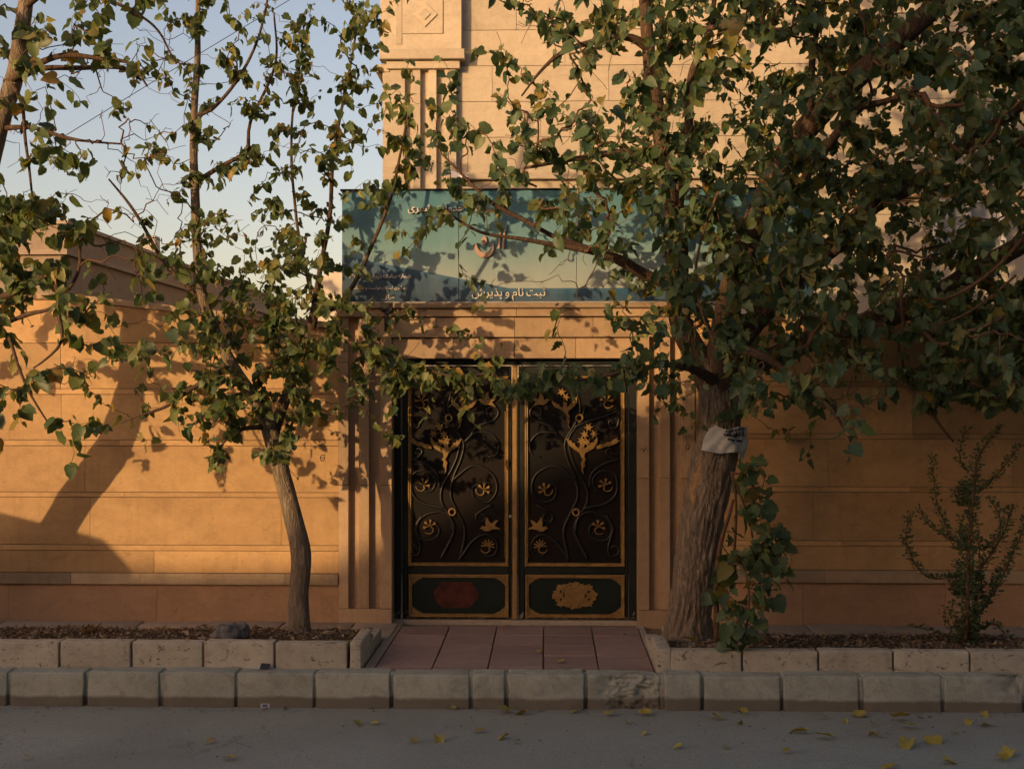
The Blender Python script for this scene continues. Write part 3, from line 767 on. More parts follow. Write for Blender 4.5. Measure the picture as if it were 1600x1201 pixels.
# corner pier with fluted shaft, capital and panel
PYF = BY - 0.075
pier = empty('corner_pier', (0, 0, 0)); pier.parent = house
pier.location = Vector((bx(660), BY, 0)) - house.location
flutes(pier, 'facade_stone', [(BL - .005, bx(634)), (bx(646), bx(658)), (bx(670.5), bx(683)), (bx(695.5), bx(714))], BY - 0.012, PYF, 1.9, bz(110), BY + 0.02)
MB().box(BL - 0.006, BL + 0.5, BY + 0.021, BY + 6, 1.9, bz(110)).build('pier_side', MAT['facade_stone'], pier)
MB().slab(bx(606), bx(719.5), PYF - 0.035, BY + 0.02, bz(110), bz(98.5), 0.004).build('capital', MAT['facade_stone'], pier)
MB().slab(bx(589), bx(610), PYF - 0.01, BY + 0.6, bz(114), bz(102), 0.004).build('capital', MAT['facade_stone'], pier)
MB().slab(bx(596), bx(727.5), PYF - 0.085, BY + 0.02, bz(97), bz(81.5), 0.006).build('capital', MAT['facade_stone'], pier)
MB().slab(bx(597), bx(722.5), PYF - 0.05, BY + 0.02, bz(81), bz(-260), 0.005).build('panel_block', MAT['facade_stone'], pier)
fy = PYF - 0.05
MB().slab(bx(631), bx(694), fy - 0.012, fy + 0.004, bz(57), bz(-60), 0.004).build('raised_panel', MAT['facade_stone'], pier)
for x in (620.5,):
    MB().slab(bx(621), bx(630.4), fy - 0.008, fy + 0.004, bz(73), bz(-60), 0.003).build('moulding', MAT['facade_stone'], pier)
def dia(r, y0, y1, nm):
    c = (bx(666), bz(28)); MB().prism([(c[0] - r, c[1]), (c[0], c[1] - r), (c[0] + r, c[1]), (c[0], c[1] + r)], y0, y1, 0.002).build(nm, MAT['facade_stone'], pier)
dia(0.128, fy - 0.026, fy - 0.011, 'diamond'); dia(0.058, fy - 0.038, fy - 0.025, 'diamond_boss')
# shaded window at the right
w0, w1, wz0, wz1 = bx(1462), bx(1562), bz(402), bz(320)
wf = MB()
for (a, b, c, d) in ((w0 - .05, w1 + .05, wz0 - .05, wz0), (w0 - .05, w1 + .05, wz1, wz1 + .05), (w0 - .05, w0, wz0, wz1), (w1, w1 + .05, wz0, wz1), ((w0 + w1) / 2 - .02, (w0 + w1) / 2 + .02, wz0, wz1)):
    wf.box(a, b, BY - 0.05, BY + .01, c, d)
wo = wf.build('window', MAT['white_plastic'], house)
for a, b in ((w0, (w0 + w1) / 2 - .02), ((w0 + w1) / 2 + .02, w1)):
    MB().box(a + .001, b - .001, BY - 0.02, BY - 0.008, wz0 + .001, wz1 - .001).build('pane', MAT['window_glass'], wo)

# security camera on the pier
sc = empty('security_camera', P(712, 280, PYF - 0.03)); tag(sc, 'small white bullet security camera above the sign', 'camera')
c0, c1 = P(706, 273, PYF - 0.12), P(727, 280, PYF - 0.26)
MB().tube([c0, c0.lerp(c1, .5), c1], 0.030, 16).build('housing', MAT['white_plastic'], sc, True)
dv = (c1 - c0).normalized()
MB().tube([c1 - dv * 0.02, c1 + dv * 0.012], 0.0325, 16).build('lens_ring', MAT['black_metal'], sc)
MB().tube([c0.lerp(c1, .3), c0.lerp(c1, .3) + Vector((0, 0.05, -0.03)), Vector((c0.x, PYF + .01, c0.z - .05))], 0.012, 8).build('bracket', MAT['white_plastic'], sc)
a, b = c0 + Vector((0, 0, .034)), c1 + Vector((0, 0, .034))
MB().add([a + Vector((-.03, 0, -.008)), a + Vector((.03, 0, -.008)), b + dv * .03 + Vector((.03, 0, -.008)), b + dv * .03 + Vector((-.03, 0, -.008)), a + Vector((0, 0, .006)), b + dv * .03 + Vector((0, 0, .006))],
         [(0, 4, 5, 3), (4, 1, 2, 5), (0, 1, 4), (3, 5, 2), (0, 3, 2, 1)]).build('sun_shield', MAT['white_plastic'], sc)

# white wall end left of the sign
ww = MB().prism([(PX(497, 2.4), 0), (PX(560, 2.4), 0), (PX(560, 2.4), PZ(405, 2.4)), (PX(530, 2.4), PZ(414, 2.4)), (PX(507, 2.4), PZ(428, 2.4)), (PX(497, 2.4), PZ(446, 2.4))], 2.4, 3.4, 0.004).build('cream_wall', MAT['render_white'])
tag(ww, 'cream rendered wall end showing between the tree and the blue sign', 'wall')

# neighbour house on the left, receding
nb = empty('neighbour_house', (-6.5, 5, 0)); tag(nb, 'low brown neighbouring house beyond the left wall', 'house')
nx, ny0, ny1 = PX(100, 1.2), 1.2, 11.0
nz = P(100, 346, 1.2).z
MB().box(nx - 6, nx, ny0, ny1, 0, nz - 0.30).build('wall', MAT['neighbour_stone'], nb)
MB().box(nx - 6.05, nx + 0.045, ny0 - 0.045, ny1 + .1, nz - 0.299, nz - 0.255).build('string_course', MAT['neighbour_stone'], nb)
MB().box(nx - 6.02, nx + 0.03, ny0 - 0.03, ny1 + .03, nz - 0.2545, nz - 0.03).build('parapet', MAT['neighbour_stone'], nb)
MB().box(nx - 6.10, nx + 0.06, ny0 - 0.06, ny1 + .11, nz - 0.029, nz + 0.005).build('coping', MAT['slab_concrete'], nb)
MB().box(nx - 0.9, nx - 0.7, 6.0, 6.2, nz + .016, nz + 0.5).build('chimney', MAT['grey_metal'], nb)
cab = MB().tube(spline([tuple(P(520, -40, 7)), tuple(P(300, 85, 6) + Vector((0, 0, -.05))), tuple(P(40, 250, 5))], 0.5), 0.0045, 6).build('overhead_cable', MAT['black_metal'])
tag(cab, 'thin dark overhead cable crossing the sky at upper left', 'cable')

# ================================================================== SIGN
SY = -0.02
sx = lambda px: PX(px, SY)
sz = lambda py: PZ(py, SY)
sign = empty('shop_sign', (sx(800), SY, sz(470))); tag(sign, 'long blue sign board with raised white lettering above the gate', 'sign')
SL, SR, SB, ST = sx(534), sx(1272), sz(471), sz(297)
def m_sign():
    g = N('sign_print')
    s = g.n('SeparateXYZ'); g.l(g.n('NewGeometry').outputs['Position'], s.inputs[0])
    x, z = s.outputs[0], s.outputs[2]
    h = g.n('MapRange'); g.l(z, h.inputs[0]); h.inputs[1].default_value, h.inputs[2].default_value = SB, ST
    wv = g.n('MapRange'); g.l(x, wv.inputs[0]); wv.inputs[1].default_value, wv.inputs[2].default_value = SL, SR
    # teal above fading to a pale middle
    k = g.math('SUBTRACT', h.outputs[0], g.math('MULTIPLY', g.math('SINE', g.math('MULTIPLY', wv.outputs[0], 3.14)), 0.10))
    c = g.ramp(k, [(0.0, (0.34, 0.385, 0.365)), (0.20, (0.26, 0.355, 0.365)), (0.45, (0.13, 0.29, 0.33)), (1.0, (0.030, 0.18, 0.25))])
    lim = g.math('SUBTRACT', g.math('MULTIPLY', g.math('ABSOLUTE', g.math('SUBTRACT', wv.outputs[0], 0.5)), 0.84), 0.0)
    lim = g.math('MAXIMUM', lim, 0.12)
    lo = g.n('MapRange'); g.l(g.math('SUBTRACT', lim, h.outputs[0]), lo.inputs[0]); lo.inputs[1].default_value, lo.inputs[2].default_value = -0.004, 0.004
    c = g.mix(lo.outputs[0], c, g.ramp(g.math('SUBTRACT', lim, h.outputs[0]), [(0.0, (0.016, 0.105, 0.20)), (0.06, (0.010, 0.065, 0.135)), (0.35, (0.007, 0.042, 0.08))]))
    c = g.mix(0.12, c, g.ramp(g.noise(g.pos(False, (1, 1, .35)), 5, 6, .7), [(0.35, (0.07, 0.075, 0.07)), (0.7, (0.5, 0.48, 0.42))]))
    g.base(c); g.rough(0.45, 0.4); MAT['sign_print'] = g.m
m_sign()
xs_ = [534, 717, 901, 1086, 1272]
for i in range(4):
    MB().slab(sx(xs_[i]) + .0015, sx(xs_[i + 1]) - .0015, SY + rng.uniform(0, .002), SY + 0.10, SB + .001, ST, 0.003).build('panel', MAT['sign_print'], sign)
MB().slab(SL - .012, SR + .012, SY - 0.030, SY + 0.12, SB - 0.022, SB, 0.004).build('bottom_rail', MAT['grey_metal'], sign)
MB().slab(SL - .012, SR + .012, SY - 0.012, SY + 0.12, ST + .001, ST + 0.014, 0.003).build('top_rail', MAT['black_metal'], sign)
for px in (605, 1200):
    bb = MB().box(sx(px - 9), sx(px + 9), SY - 0.075, SY - 0.031, sz(486), sz(473))
    bb.box(sx(px - 2), sx(px + 5), SY - 0.095, SY - 0.085, sz(519), sz(487)); bb.build('bracket', MAT['black_metal'], sign)

# Persian lettering: map letters to their joined forms, then lay them out right to left
FORMS = {}
for cp in list(range(0xFB50, 0xFDFF)) + list(range(0xFE70, 0xFEFD)):
    d = unicodedata.decomposition(chr(cp)).split()
    if len(d) == 2 and d[0] in ('<initial>', '<medial>', '<final>', '<isolated>'):
        FORMS.setdefault(chr(int(d[1], 16)), {})[d[0][1:-1]] = chr(cp)
def shape_fa(s):
    out = []
    def dual(c): return c in FORMS and 'initial' in FORMS[c]
    for i, c in enumerate(s):
        if c not in FORMS: out.append(c); continue
        prev = i > 0 and dual(s[i - 1]); nxt = i + 1 < len(s) and s[i + 1] in FORMS and dual(c)
        k = 'medial' if prev and nxt else 'final' if prev else 'initial' if nxt else 'isolated'
        out.append(FORMS[c].get(k, FORMS[c].get('isolated', c)))
    txt = ''.join(out)
    res, num = [], ''
    for c in txt:                       # digits keep their own direction
        if c in '۰۱۲۳۴۵۶۷۸۹': num += c
        else:
            if num: res.append(num); num = ''
            res.append(c)
    if num: res.append(num)
    return ''.join(res[::-1])
def lettering(name, text, cx, cz, width, y, m, par, depth=0.004, bold=0.0):
    """one raised mesh per word, set right to left"""
    words, tot, gap = [], 0.0, 0.26
    for w in text.split(' '):
        cu = bpy.data.curves.new(name, 'FONT'); cu.body = shape_fa(w); cu.resolution_u = 2; cu.offset = bold
        to = bpy.data.objects.new(name, cu); COL.objects.link(to)
        bpy.context.view_layer.update()
        me = bpy.data.meshes.new_from_object(to.evaluated_get(bpy.context.evaluated_depsgraph_get()))
        bpy.data.objects.remove(to)
        v = np.array([q.co[:] for q in me.vertices]); words.append((me, v.min(0), v.max(0))); tot += v.max(0)[0] - v.min(0)[0] + gap
    k = width / (tot - gap); cur = cx + width / 2
    for me, lo, hi in words:
        wd = (hi[0] - lo[0]) * k
        bm = bmesh.new(); bm.from_mesh(me)
        r = bmesh.ops.extrude_face_region(bm, geom=bm.faces[:])
        up = {e for e in r['geom'] if isinstance(e, bmesh.types.BMVert)}
        for q in bm.verts:
            q.co = Vector(((q.co.x - (lo[0] + hi[0]) / 2) * k, -depth if q in up else 0.0, (q.co.y - 0.3) * k))
        bmesh.ops.recalc_face_normals(bm, faces=bm.faces[:])
        nm = bpy.data.meshes.new(name); bm.to_mesh(nm); bm.free()
        o = obj('word', nm, m, par); o.location = Vector((cur - wd / 2, y, cz)) - par.location
        cur -= wd + gap * k
lettering('lettering', 'شماره سامانه دیده بان : ۱۳۰۸۲', sx(594), sz(431), 0.49, SY - .0005, MAT['letter_cream'], sign, 0.006, 0.03)
lettering('lettering', 'پیگیری ثبت درخواست و خدمات', sx(592), sz(449), 0.42, SY - .0005, MAT['letter_cream'], sign, 0.006, 0.02)
lettering('lettering', 'مرکز', sx(609), sz(463), 0.075, SY - .0005, MAT['letter_cream'], sign, 0.004)
lettering('lettering', 'دفتر خدمات شهری', sx(697), sz(325), 0.60, SY - .0005, MAT['letter_cream'], sign, 0.022, 0.02)
lettering('lettering', 'ثبت نام و پذیرش', sx(795), sz(457), 0.58, SY - .0005, MAT['letter_cream'], sign, 0.010, 0.0)
# bowl-and-drop emblem
lx, lz = sx(757), sz(386)
em = MB()
outp = [(lx + 0.078 * math.cos(a), lz + 0.086 * math.sin(a)) for a in np.linspace(R(168), R(378), 26)]
inp = [(lx + 0.004 + 0.060 * math.cos(a), lz + 0.024 + 0.066 * math.sin(a)) for a in np.linspace(R(372), R(172), 24)]
em.prism(outp + inp, SY - 0.022, SY + .001, 0.003)
em.prism([(lx + 0.022 * math.cos(a), lz + 0.045 + 0.036 * math.sin(a) * (1.2 if math.sin(a) > 0 else .8)) for a in np.linspace(0, 2 * math.pi, 16)[:-1]], SY - 0.022, SY + .001, 0.003)
for dx in (0.115, 0.150):
    em.tube([(lx + dx, SY - .012, lz - 0.01), (lx + dx + .006, SY - .012, lz + 0.09), (lx + dx + .022, SY - .012, lz + 0.165)], [0.010, 0.009, 0.004], 6)
em.build('emblem', MAT['logo_red'], sign)

# scribbled marks on the stone
def scrib(pts, Y, par):
    q = spline([tuple(P(x, y, Y)) for x, y in pts], 0.01)
    MB().tube(q, 0.0028, 4).build('scribble', MAT['scribble_ink'], par)
scrib([(502, 716), (507, 713), (506, 718), (502, 720), (501, 712), (508, 710)], -0.002, left_wall)
scrib([(1001, 703), (1004, 700), (1006, 706), (1008, 699), (1011, 703)], -0.014, portal)
scrib([(1071, 705), (1072, 697), (1075, 692), (1077, 698), (1073, 703), (1078, 700)], -0.014, portal)

# ================================================================== TREES
def leaf_mesh(name, kind, m):
    """one blade, base at origin, tip along +y, upper face +z, unit length"""
    rr = random.Random(kind * 11 + 3)
    if kind == 3:      # lobed
        half = [(0.0, 0.02), (0.16, -0.09), (0.36, 0.0), (0.44, 0.2), (0.26, 0.30), (0.42, 0.48), (0.20, 0.56), (0.20, 0.78), (0.0, 1.0)]
    else:
        wd = (0.92, 0.74, 1.08)[kind % 3]
        half = [(0.0, 0.0), (0.15, -0.075), (0.29, -0.02), (0.375, 0.11), (0.41, 0.26), (0.405, 0.41), (0.36, 0.55), (0.285, 0.68), (0.185, 0.80), (0.085, 0.91), (0.0, 1.0)]
        half = [(x * wd * (1 + rr.uniform(-.10, .10)), y) for x, y in half]
    fold, curl, wav = ((0.30, 0.20, 0.045), (0.62, 0.38, 0.05), (0.22, -0.12, 0.07), (0.35, 0.30, 0.06))[kind]
    mid = [(0.0, max(0.03, y)) for x, y in half]
    zz = lambda x, y: fold * abs(x) - curl * y * y + wav * math.sin(9 * y + (2 if x > 0 else 0)) * (abs(x) * 2)
    v, f = [], []
    for (x, y) in mid: v.append((0, y, zz(0, y)))
    n = len(half)
    for s in (1, -1):
        b = len(v)
        for (x, y) in half[1:-1]: v.append((s * x, y, zz(s * x, y)))
        k = len(half) - 2
        q = [0] + [b + i for i in range(k)] + [n - 1]
        for i in range(n - 1):
            a0, a1, b0, b1 = i, i + 1, q[i], q[i + 1]
            face = [a0, b0, b1, a1]
            face = [z for j, z in enumerate(face) if z not in face[:j]]
            if len(face) > 2: f.append(tuple(face) if s > 0 else tuple(face[::-1]))
    me = bpy.data.meshes.new(name)
    me.from_pydata(v, [], f); me.materials.append(m)
    me.polygons.foreach_set('use_smooth', [True] * len(f)); me.update()
    return me, np.array(v), f

# leaf cover in the photograph, per 100 px (rows from y = -100 down to 800, columns from x = -100 to 1700)
COVER = np.array([
 [.5,.5,.45,.4,.3,.3,.3,.05,.2,.45,.6,.7,.75,.8,.8,.8,.85,.8],
 [.5,.60,.56,.64,.46,.42,.40,.04,.22,.45,.62,.75,.80,.85,.86,.82,.85,.8],
 [.5,.56,.42,.46,.34,.48,.36,.16,.32,.48,.52,.72,.70,.76,.80,.74,.85,.8],
 [.5,.52,.30,.30,.38,.48,.46,.42,.62,.62,.62,.78,.80,.85,.86,.78,.86,.8],
 [.6,.78,.22,.44,.56,.50,.24,.20,.30,.50,.66,.80,.85,.90,.86,.80,.82,.8],
 [.6,.66,.36,.50,.72,.78,.38,.03,.08,.20,.32,.75,.80,.90,.82,.66,.76,.8],
 [.3,.44,.46,.60,.85,.88,.66,.34,.42,.24,.42,.62,.74,.80,.74,.66,.82,.8],
 [.2,.34,.42,.48,.72,.84,.34,.28,.12,.08,.10,.50,.50,.52,.34,.26,.16,.1],
 [.0,.0,.05,.02,.14,.12,.02,0,0,0,0,.0,.02,.04,.03,0,0,0]])
def cover(px, py):
    x, y = (px + 50) / 100, (py + 50) / 100
    x = min(max(x, 0), 16.999); y = min(max(y, 0), 7.999)
    i, j = int(x), int(y); a, b = x - i, y - j
    return (COVER[j, i] * (1 - a) + COVER[j, i + 1] * a) * (1 - b) + (COVER[j + 1, i] * (1 - a) + COVER[j + 1, i + 1] * a) * b

class Tree:
    def __init__(s, name, label, root):
        s.o = empty(name, root); tag(s.o, label, 'tree'); s.root = Vector(root)
        s.pos, s.par, s.tips, s.limbnode, s.path = [], [], [], [], []
    def limb(s, pts, m, sides=14, name='limb', wob=0.0, step=0.05):
        """pts: (x, y, z, radius)"""
        q = spline(pts, step)
        for i, p in enumerate(q):
            if 0 < i < len(q) - 1 and wob:
                n = nvec(Vector(p[:3]) * 3.1 + Vector((len(s.pos), 0, 0))) * wob
                q[i] = p + np.array([n.x, n.y, n.z, 0])
        mb = MB().tube([p[:3] for p in q], [max(0.003, p[3] * (1 + 0.10 * mnoise.noise(Vector(p[:3]) * 7))) for p in q], sides)
        mb.build(name, m, s.o, True)
        prev = -1
        if s.pos:
            d = np.linalg.norm(np.array(s.pos) - q[0][:3], axis=1); prev = int(d.argmin())
        for p in q:
            s.pos.append(np.array(p[:3])); s.par.append(prev); prev = len(s.pos) - 1
            s.limbnode.append(True); s.path.append(0 if len(s.pos) == 1 else s.path[s.par[-1]] + float(np.linalg.norm(s.pos[-1] - s.pos[s.par[-1]])) if s.par[-1] >= 0 else 0)
    def grow(s, tips, sag=0.12, jit=0.03, avoid=0):
        lp = np.array(s.pos)[avoid:]
        d0 = [np.linalg.norm(lp - t[0], axis=1).min() for t in tips]
        cap = len(s.pos) + len(tips) * 24
        A = np.zeros((cap, 3)); A[:len(s.pos)] = s.pos; W = np.zeros(cap); W[:len(s.pos)] = s.path
        n = len(s.pos)
        for k in np.argsort(d0):
            t, leafy = tips[k]
            dd = np.linalg.norm(A[avoid:n] - t, axis=1) + 0.10 * W[avoid:n]
            j = int(dd.argmin()) + avoid
            p0 = A[j].copy(); L = np.linalg.norm(t - p0)
            pj = s.par[j]; d = (A[j] - A[pj]) if pj >= 0 else np.array([0, 0, 1.0])
            d = d / (np.linalg.norm(d) + 1e-9)
            c1 = p0 + d * L * 0.25 + np.array([0, 0, 0.10 * L]); c2 = t + (p0 - t) * 0.35 + np.array([0, 0, sag * L])
            m = int(min(18, max(3, L / 0.05)))
            prev = j
            ph = nrg.uniform(0, 6.28, 3)
            for q in range(1, m + 1):
                u = q / m
                p = p0 * (1 - u) ** 3 + 3 * c1 * u * (1 - u) ** 2 + 3 * c2 * u * u * (1 - u) + t * u ** 3
                if q < m: p = p + nrg.normal(0, jit * 0.35, 3) + np.sin(ph + u * 7) * jit * 0.4
                s.pos.append(p); s.par.append(prev); s.limbnode.append(False)
                w = W[prev] + np.linalg.norm(p - A[prev]); s.path.append(w); A[n] = p; W[n] = w; prev = n; n += 1
            s.tips.append((prev, leafy))
    def twigs(s, m, r0=0.0018, rmax=0.018):
        n = len(s.pos); cnt = np.zeros(n)
        for k, _ in s.tips: cnt[k] += 1
        for k in range(n - 1, -1, -1):
            if not s.limbnode[k] and s.par[k] >= 0: cnt[s.par[k]] += cnt[k]
        rad = np.minimum(r0 * np.maximum(cnt, 1) ** 0.52, rmax)
        ch = {}
        for k in range(n):
            if not s.limbnode[k]: ch.setdefault(s.par[k], []).append(k)
        mb = MB()
        starts = [(p, k) for p in ch for k in ch[p] if s.limbnode[p] or ch[p].index(k) != int(np.argmax([cnt[c] for c in ch[p]]))]
        for p, k in starts:
            line = [p, k]; rr = [rad[k] * 1.05, rad[k]]
            while line[-1] in ch:
                c = max(ch[line[-1]], key=lambda q: cnt[q]); line.append(c); rr.append(rad[c])
            mb.tube([s.pos[q] for q in line], rr, 5 if rr[0] < 0.006 else 7, False)
        tag(mb.build('twigs', m, s.o, True), kind='stuff')
    def leaves(s, matname, size, per=(4, 7), spread=0.26, keep=300, kinds=(0, 0, 1, 2), name='leaf', face=(0, -0.55, 0.45)):
        shapes = [leaf_mesh(name, k, MAT['leaf_' + matname]) for k in range(4)]
        recs = []
        for tip, leafy in s.tips:
            if not leafy: continue
            k = nrg.integers(per[0], per[1] + 1)
            line = [tip]; L = 0
            while L < spread and not s.limbnode[s.par[line[-1]]]:
                L += np.linalg.norm(s.pos[line[-1]] - s.pos[s.par[line[-1]]]); line.append(s.par[line[-1]])
            for q in range(k):
                b = s.pos[line[min(len(line) - 1, int(q / k * len(line)))]]
                dr = nrg.normal(0, 1, 3); dr[2] *= 0.5
                out = dr / np.linalg.norm(dr)
                tipd = out * 0.75 + np.array([0, -0.1, -0.85]) + nrg.normal(0, .25, 3)
                if q == 0 and nrg.random() < .5: tipd = out + np.array([0, 0, .2])
                tipd /= np.linalg.norm(tipd)
                nn = np.array(face) + nrg.normal(0, 0.85, 3)
                nn = nn - tipd * nn.dot(tipd); nn /= np.linalg.norm(nn) + 1e-9
                sc_ = size * nrg.uniform(0.42, 1.25) * (0.75 if q == 0 else 1)
                pos = b + out * sc_ * 0.30 + nrg.normal(0, .012, 3)
                recs.append((pos, tipd, nn, sc_, int(nrg.choice(kinds)), b))
        score = []
        for r in recs:
            px, py, d = to_px(r[0])
            score.append((r[3] / d) if (-5 < px < 1605 and -5 < py < 1206) else -1)
        order = np.argsort(-np.array(score)); chosen = set(order[:keep].tolist()) if keep else set()
        mass, pet = MB(), MB()
        for i, (pos, t, n, sc_, kd, b) in enumerate(recs):
            x = np.cross(t, n)
            Mx = np.column_stack([x, t, n])
            if i in chosen and score[i] > 0:
                o = bpy.data.objects.new(name, shapes[kd][0]); COL.objects.link(o); o.parent = s.o
                M4 = Matrix.Translation(Vector(pos) - s.root) @ Matrix(Mx.tolist()).to_4x4() @ Matrix.Scale(sc_, 4)
                o.matrix_basis = M4
            else:
                mass.add((shapes[kd][1] * sc_ @ Mx.T + pos).tolist(), shapes[kd][2])
            pet.add([b, b + np.array([.0022, 0, 0]), pos + t * 0.03 * sc_ + np.array([.0022, 0, 0]), pos + t * 0.03 * sc_], [(0, 1, 2, 3)])
        if mass.v: tag(mass.build('foliage', MAT['leaf_' + matname + '_mass'], s.o, True), kind='stuff')
        tag(pet.build('petioles', MAT['leaf_' + matname + '_mass'], s.o), kind='stuff')
        return len(recs)

def sample_tips(region, weight, dens, ydist, leaf_area, per_tip, bare=0.0, fill=1.25):
    """shoot ends spread through the crown so that its cover follows the photograph"""
    x0, x1, y0, y1 = region
    tips = []
    step = 50
    for X in np.arange(x0, x1, step):
        for Y in np.arange(y0, y1, step):
            px, py = X + step / 2, Y + step / 2
            c = min(dens(px, py), 0.93) ** 1.3 * weight(px, py)
            if c <= 0.01: continue
            n = -math.log(1 - c) * step * step / leaf_area * fill / per_tip
            k = int(n) + (nrg.random() < n - int(n))
            for _ in range(k):
                yy = ydist()
                p = P(X + nrg.random() * step, Y + nrg.random() * step - 10, yy)
                tips.append((np.array(p), nrg.random() >= bare))
    return tips
def L3(lst, Y, scale=None):
    """limb measured in the photograph: (px, py, width px[, depth])"""
    out = []
    for q in lst:
        y = q[3] if len(q) > 3 else Y
        p = P(q[0], q[1], y); out.append((p.x, p.y, p.z, q[2] / 2 * (y - YC) / F))
    return out
sstep = lambda a, b, x: min(1, max(0, (x - a) / (b - a)))

# ---- slim tree left of the gate
TY = -0.80
t1 = Tree('slim_tree', 'slim leaning tree with small leaves in the left planter', (PX(467, TY), TY, 0.05))
t1.limb(L3([(468, 1002, 50), (467, 985, 38), (466, 930, 32), (470, 865, 32), (456, 800, 28), (442, 745, 28), (428, 690, 29), (412, 645, 24), (385, 606, 21), (362, 570, 19, -.85), (338, 520, 17, -.88), (319, 470, 16, -.9), (309, 400, 15, -.9), (305, 300, 14, -.92), (302, 200, 12, -.95), (308, 100, 10, -.95), (310, 0, 8, -.95), (306, -130, 5, -.95)], TY), MAT['bark'], 20, 'trunk', 0.008)
t1.limb(L3([(425, 685, 20), (446, 625, 16, -.75), (464, 572, 15, -.7), (482, 525, 15, -.7), (490, 488, 14, -.72), (500, 420, 8, -.74), (515, 340, 7, -.76), (520, 250, 6, -.8), (545, 120, 4, -.8), (562, 20, 3, -.8)], TY), MAT['limb_bark'], 10, 'limb', 0.006)
t1.limb(L3([(489, 487, 11, -.72), (525, 480, 9, -.8), (556, 440, 7, -.85), (582, 380, 6, -.9), (610, 310, 5.5, -.95), (624, 250, 4, -.95), (640, 170, 3, -.95)], TY), MAT['limb_bark'], 8, 'limb', 0.006)
t1.limb(L3([(484, 520, 9, -.72), (520, 527, 7, -.85), (570, 543, 5.5, -1.0), (630, 562, 4.5, -1.1), (700, 586, 3.5, -1.15), (765, 584, 2.5, -1.15)], TY), MAT['limb_bark'], 8, 'limb', 0.006)
t1.limb(L3([(364, 572, 12, -.85), (335, 585, 9, -.95), (300, 607, 7, -1.0), (260, 635, 5.5, -1.05), (215, 650, 4, -1.1), (190, 660, 3, -1.1)], TY), MAT['limb_bark'], 8, 'limb', 0.006)
t1.limb(L3([(306, 285, 9, -.92), (345, 260, 7.5, -1.0), (385, 235, 6.5, -1.05), (392, 190, 5, -1.05), (430, 100, 4, -1.05), (428, 20, 3, -1.05)], TY), MAT['limb_bark'], 8, 'limb', 0.006)
t1.limb(L3([(303, 180, 7, -.95), (330, 172, 6, -1.0), (375, 120, 5, -1.05), (408, 45, 4, -1.05), (425, -40, 3, -1.05)], TY), MAT['limb_bark'], 8, 'limb', 0.006)
t1.limb(L3([(320, 472, 8, -.9), (285, 440, 7, -.8), (250, 400, 6, -.7), (210, 330, 5, -.65), (170, 280, 3, -.6)], TY), MAT['limb_bark'], 8, 'limb', 0.006)
t1.limb(L3([(492, 485, 7, -.72), (480, 430, 5, -.6), (462, 330, 4.5, -.55), (455, 200, 4, -.5), (470, 90, 3, -.5), (476, 20, 2, -.5)], TY), MAT['limb_bark'], 8, 'limb', 0.006)
t1.limb(L3([(420, 668, 9, -.8), (395, 668, 8, -.9), (372, 672, 6, -1.0), (350, 690, 4, -1.05), (335, 720, 3, -1.05)], TY), MAT['limb_bark'], 8, 'limb', 0.006)
nlow = 26
w1 = lambda x, y: (sstep(150, 300, x) if y < 470 else sstep(190, 330, x)) * (1 - sstep(590, 680, x) if y < 500 else 1 - sstep(700, 860, x))
yd1 = lambda: float(np.clip(nrg.normal(-0.95, 0.36), -1.9, -0.12))
tips = sample_tips((100, 880, -30, 760), w1, cover, yd1, 330, 5, 0.08, 4.0)
for X, Y in ((620, 150), (632, 180), (615, 215), (650, 235), (640, 260), (625, 285), (460, 40), (470, 70), (478, 100), (462, 130), (475, 160), (590, 40), (572, 70), (578, 20), (560, 110)):
    tips.append((np.array(P(X, Y, -0.9 if X > 550 else -.5)), True)); tips.append((np.array(P(X + 12, Y + 14, -0.85 if X > 550 else -.52)), True))
for X, Y in ((340, 735), (335, 715), (350, 700), (360, 690), (365, 670), (345, 725), (355, 655), (430, 730), (450, 715), (462, 700), (470, 670), (490, 650), (440, 690)):
    tips.append((np.array(P(X, Y - 15, nrg.uniform(-1.15, -.95))), True))
for X in range(560, 830, 12):
    tips.append((np.array(P(X, 545 + (X - 560) * 0.18 + nrg.uniform(-8, 40), nrg.uniform(-1.3, -.95))), True))
for _ in range(110):
    tips.append((np.array(P(nrg.uniform(170, 560), nrg.uniform(40, 640), nrg.uniform(-1.4, -.5))), False))
t1.grow(tips, avoid=nlow); t1.twigs(MAT['twig_bark']); n1 = t1.leaves('olive', 0.072, (8, 12), 0.28)

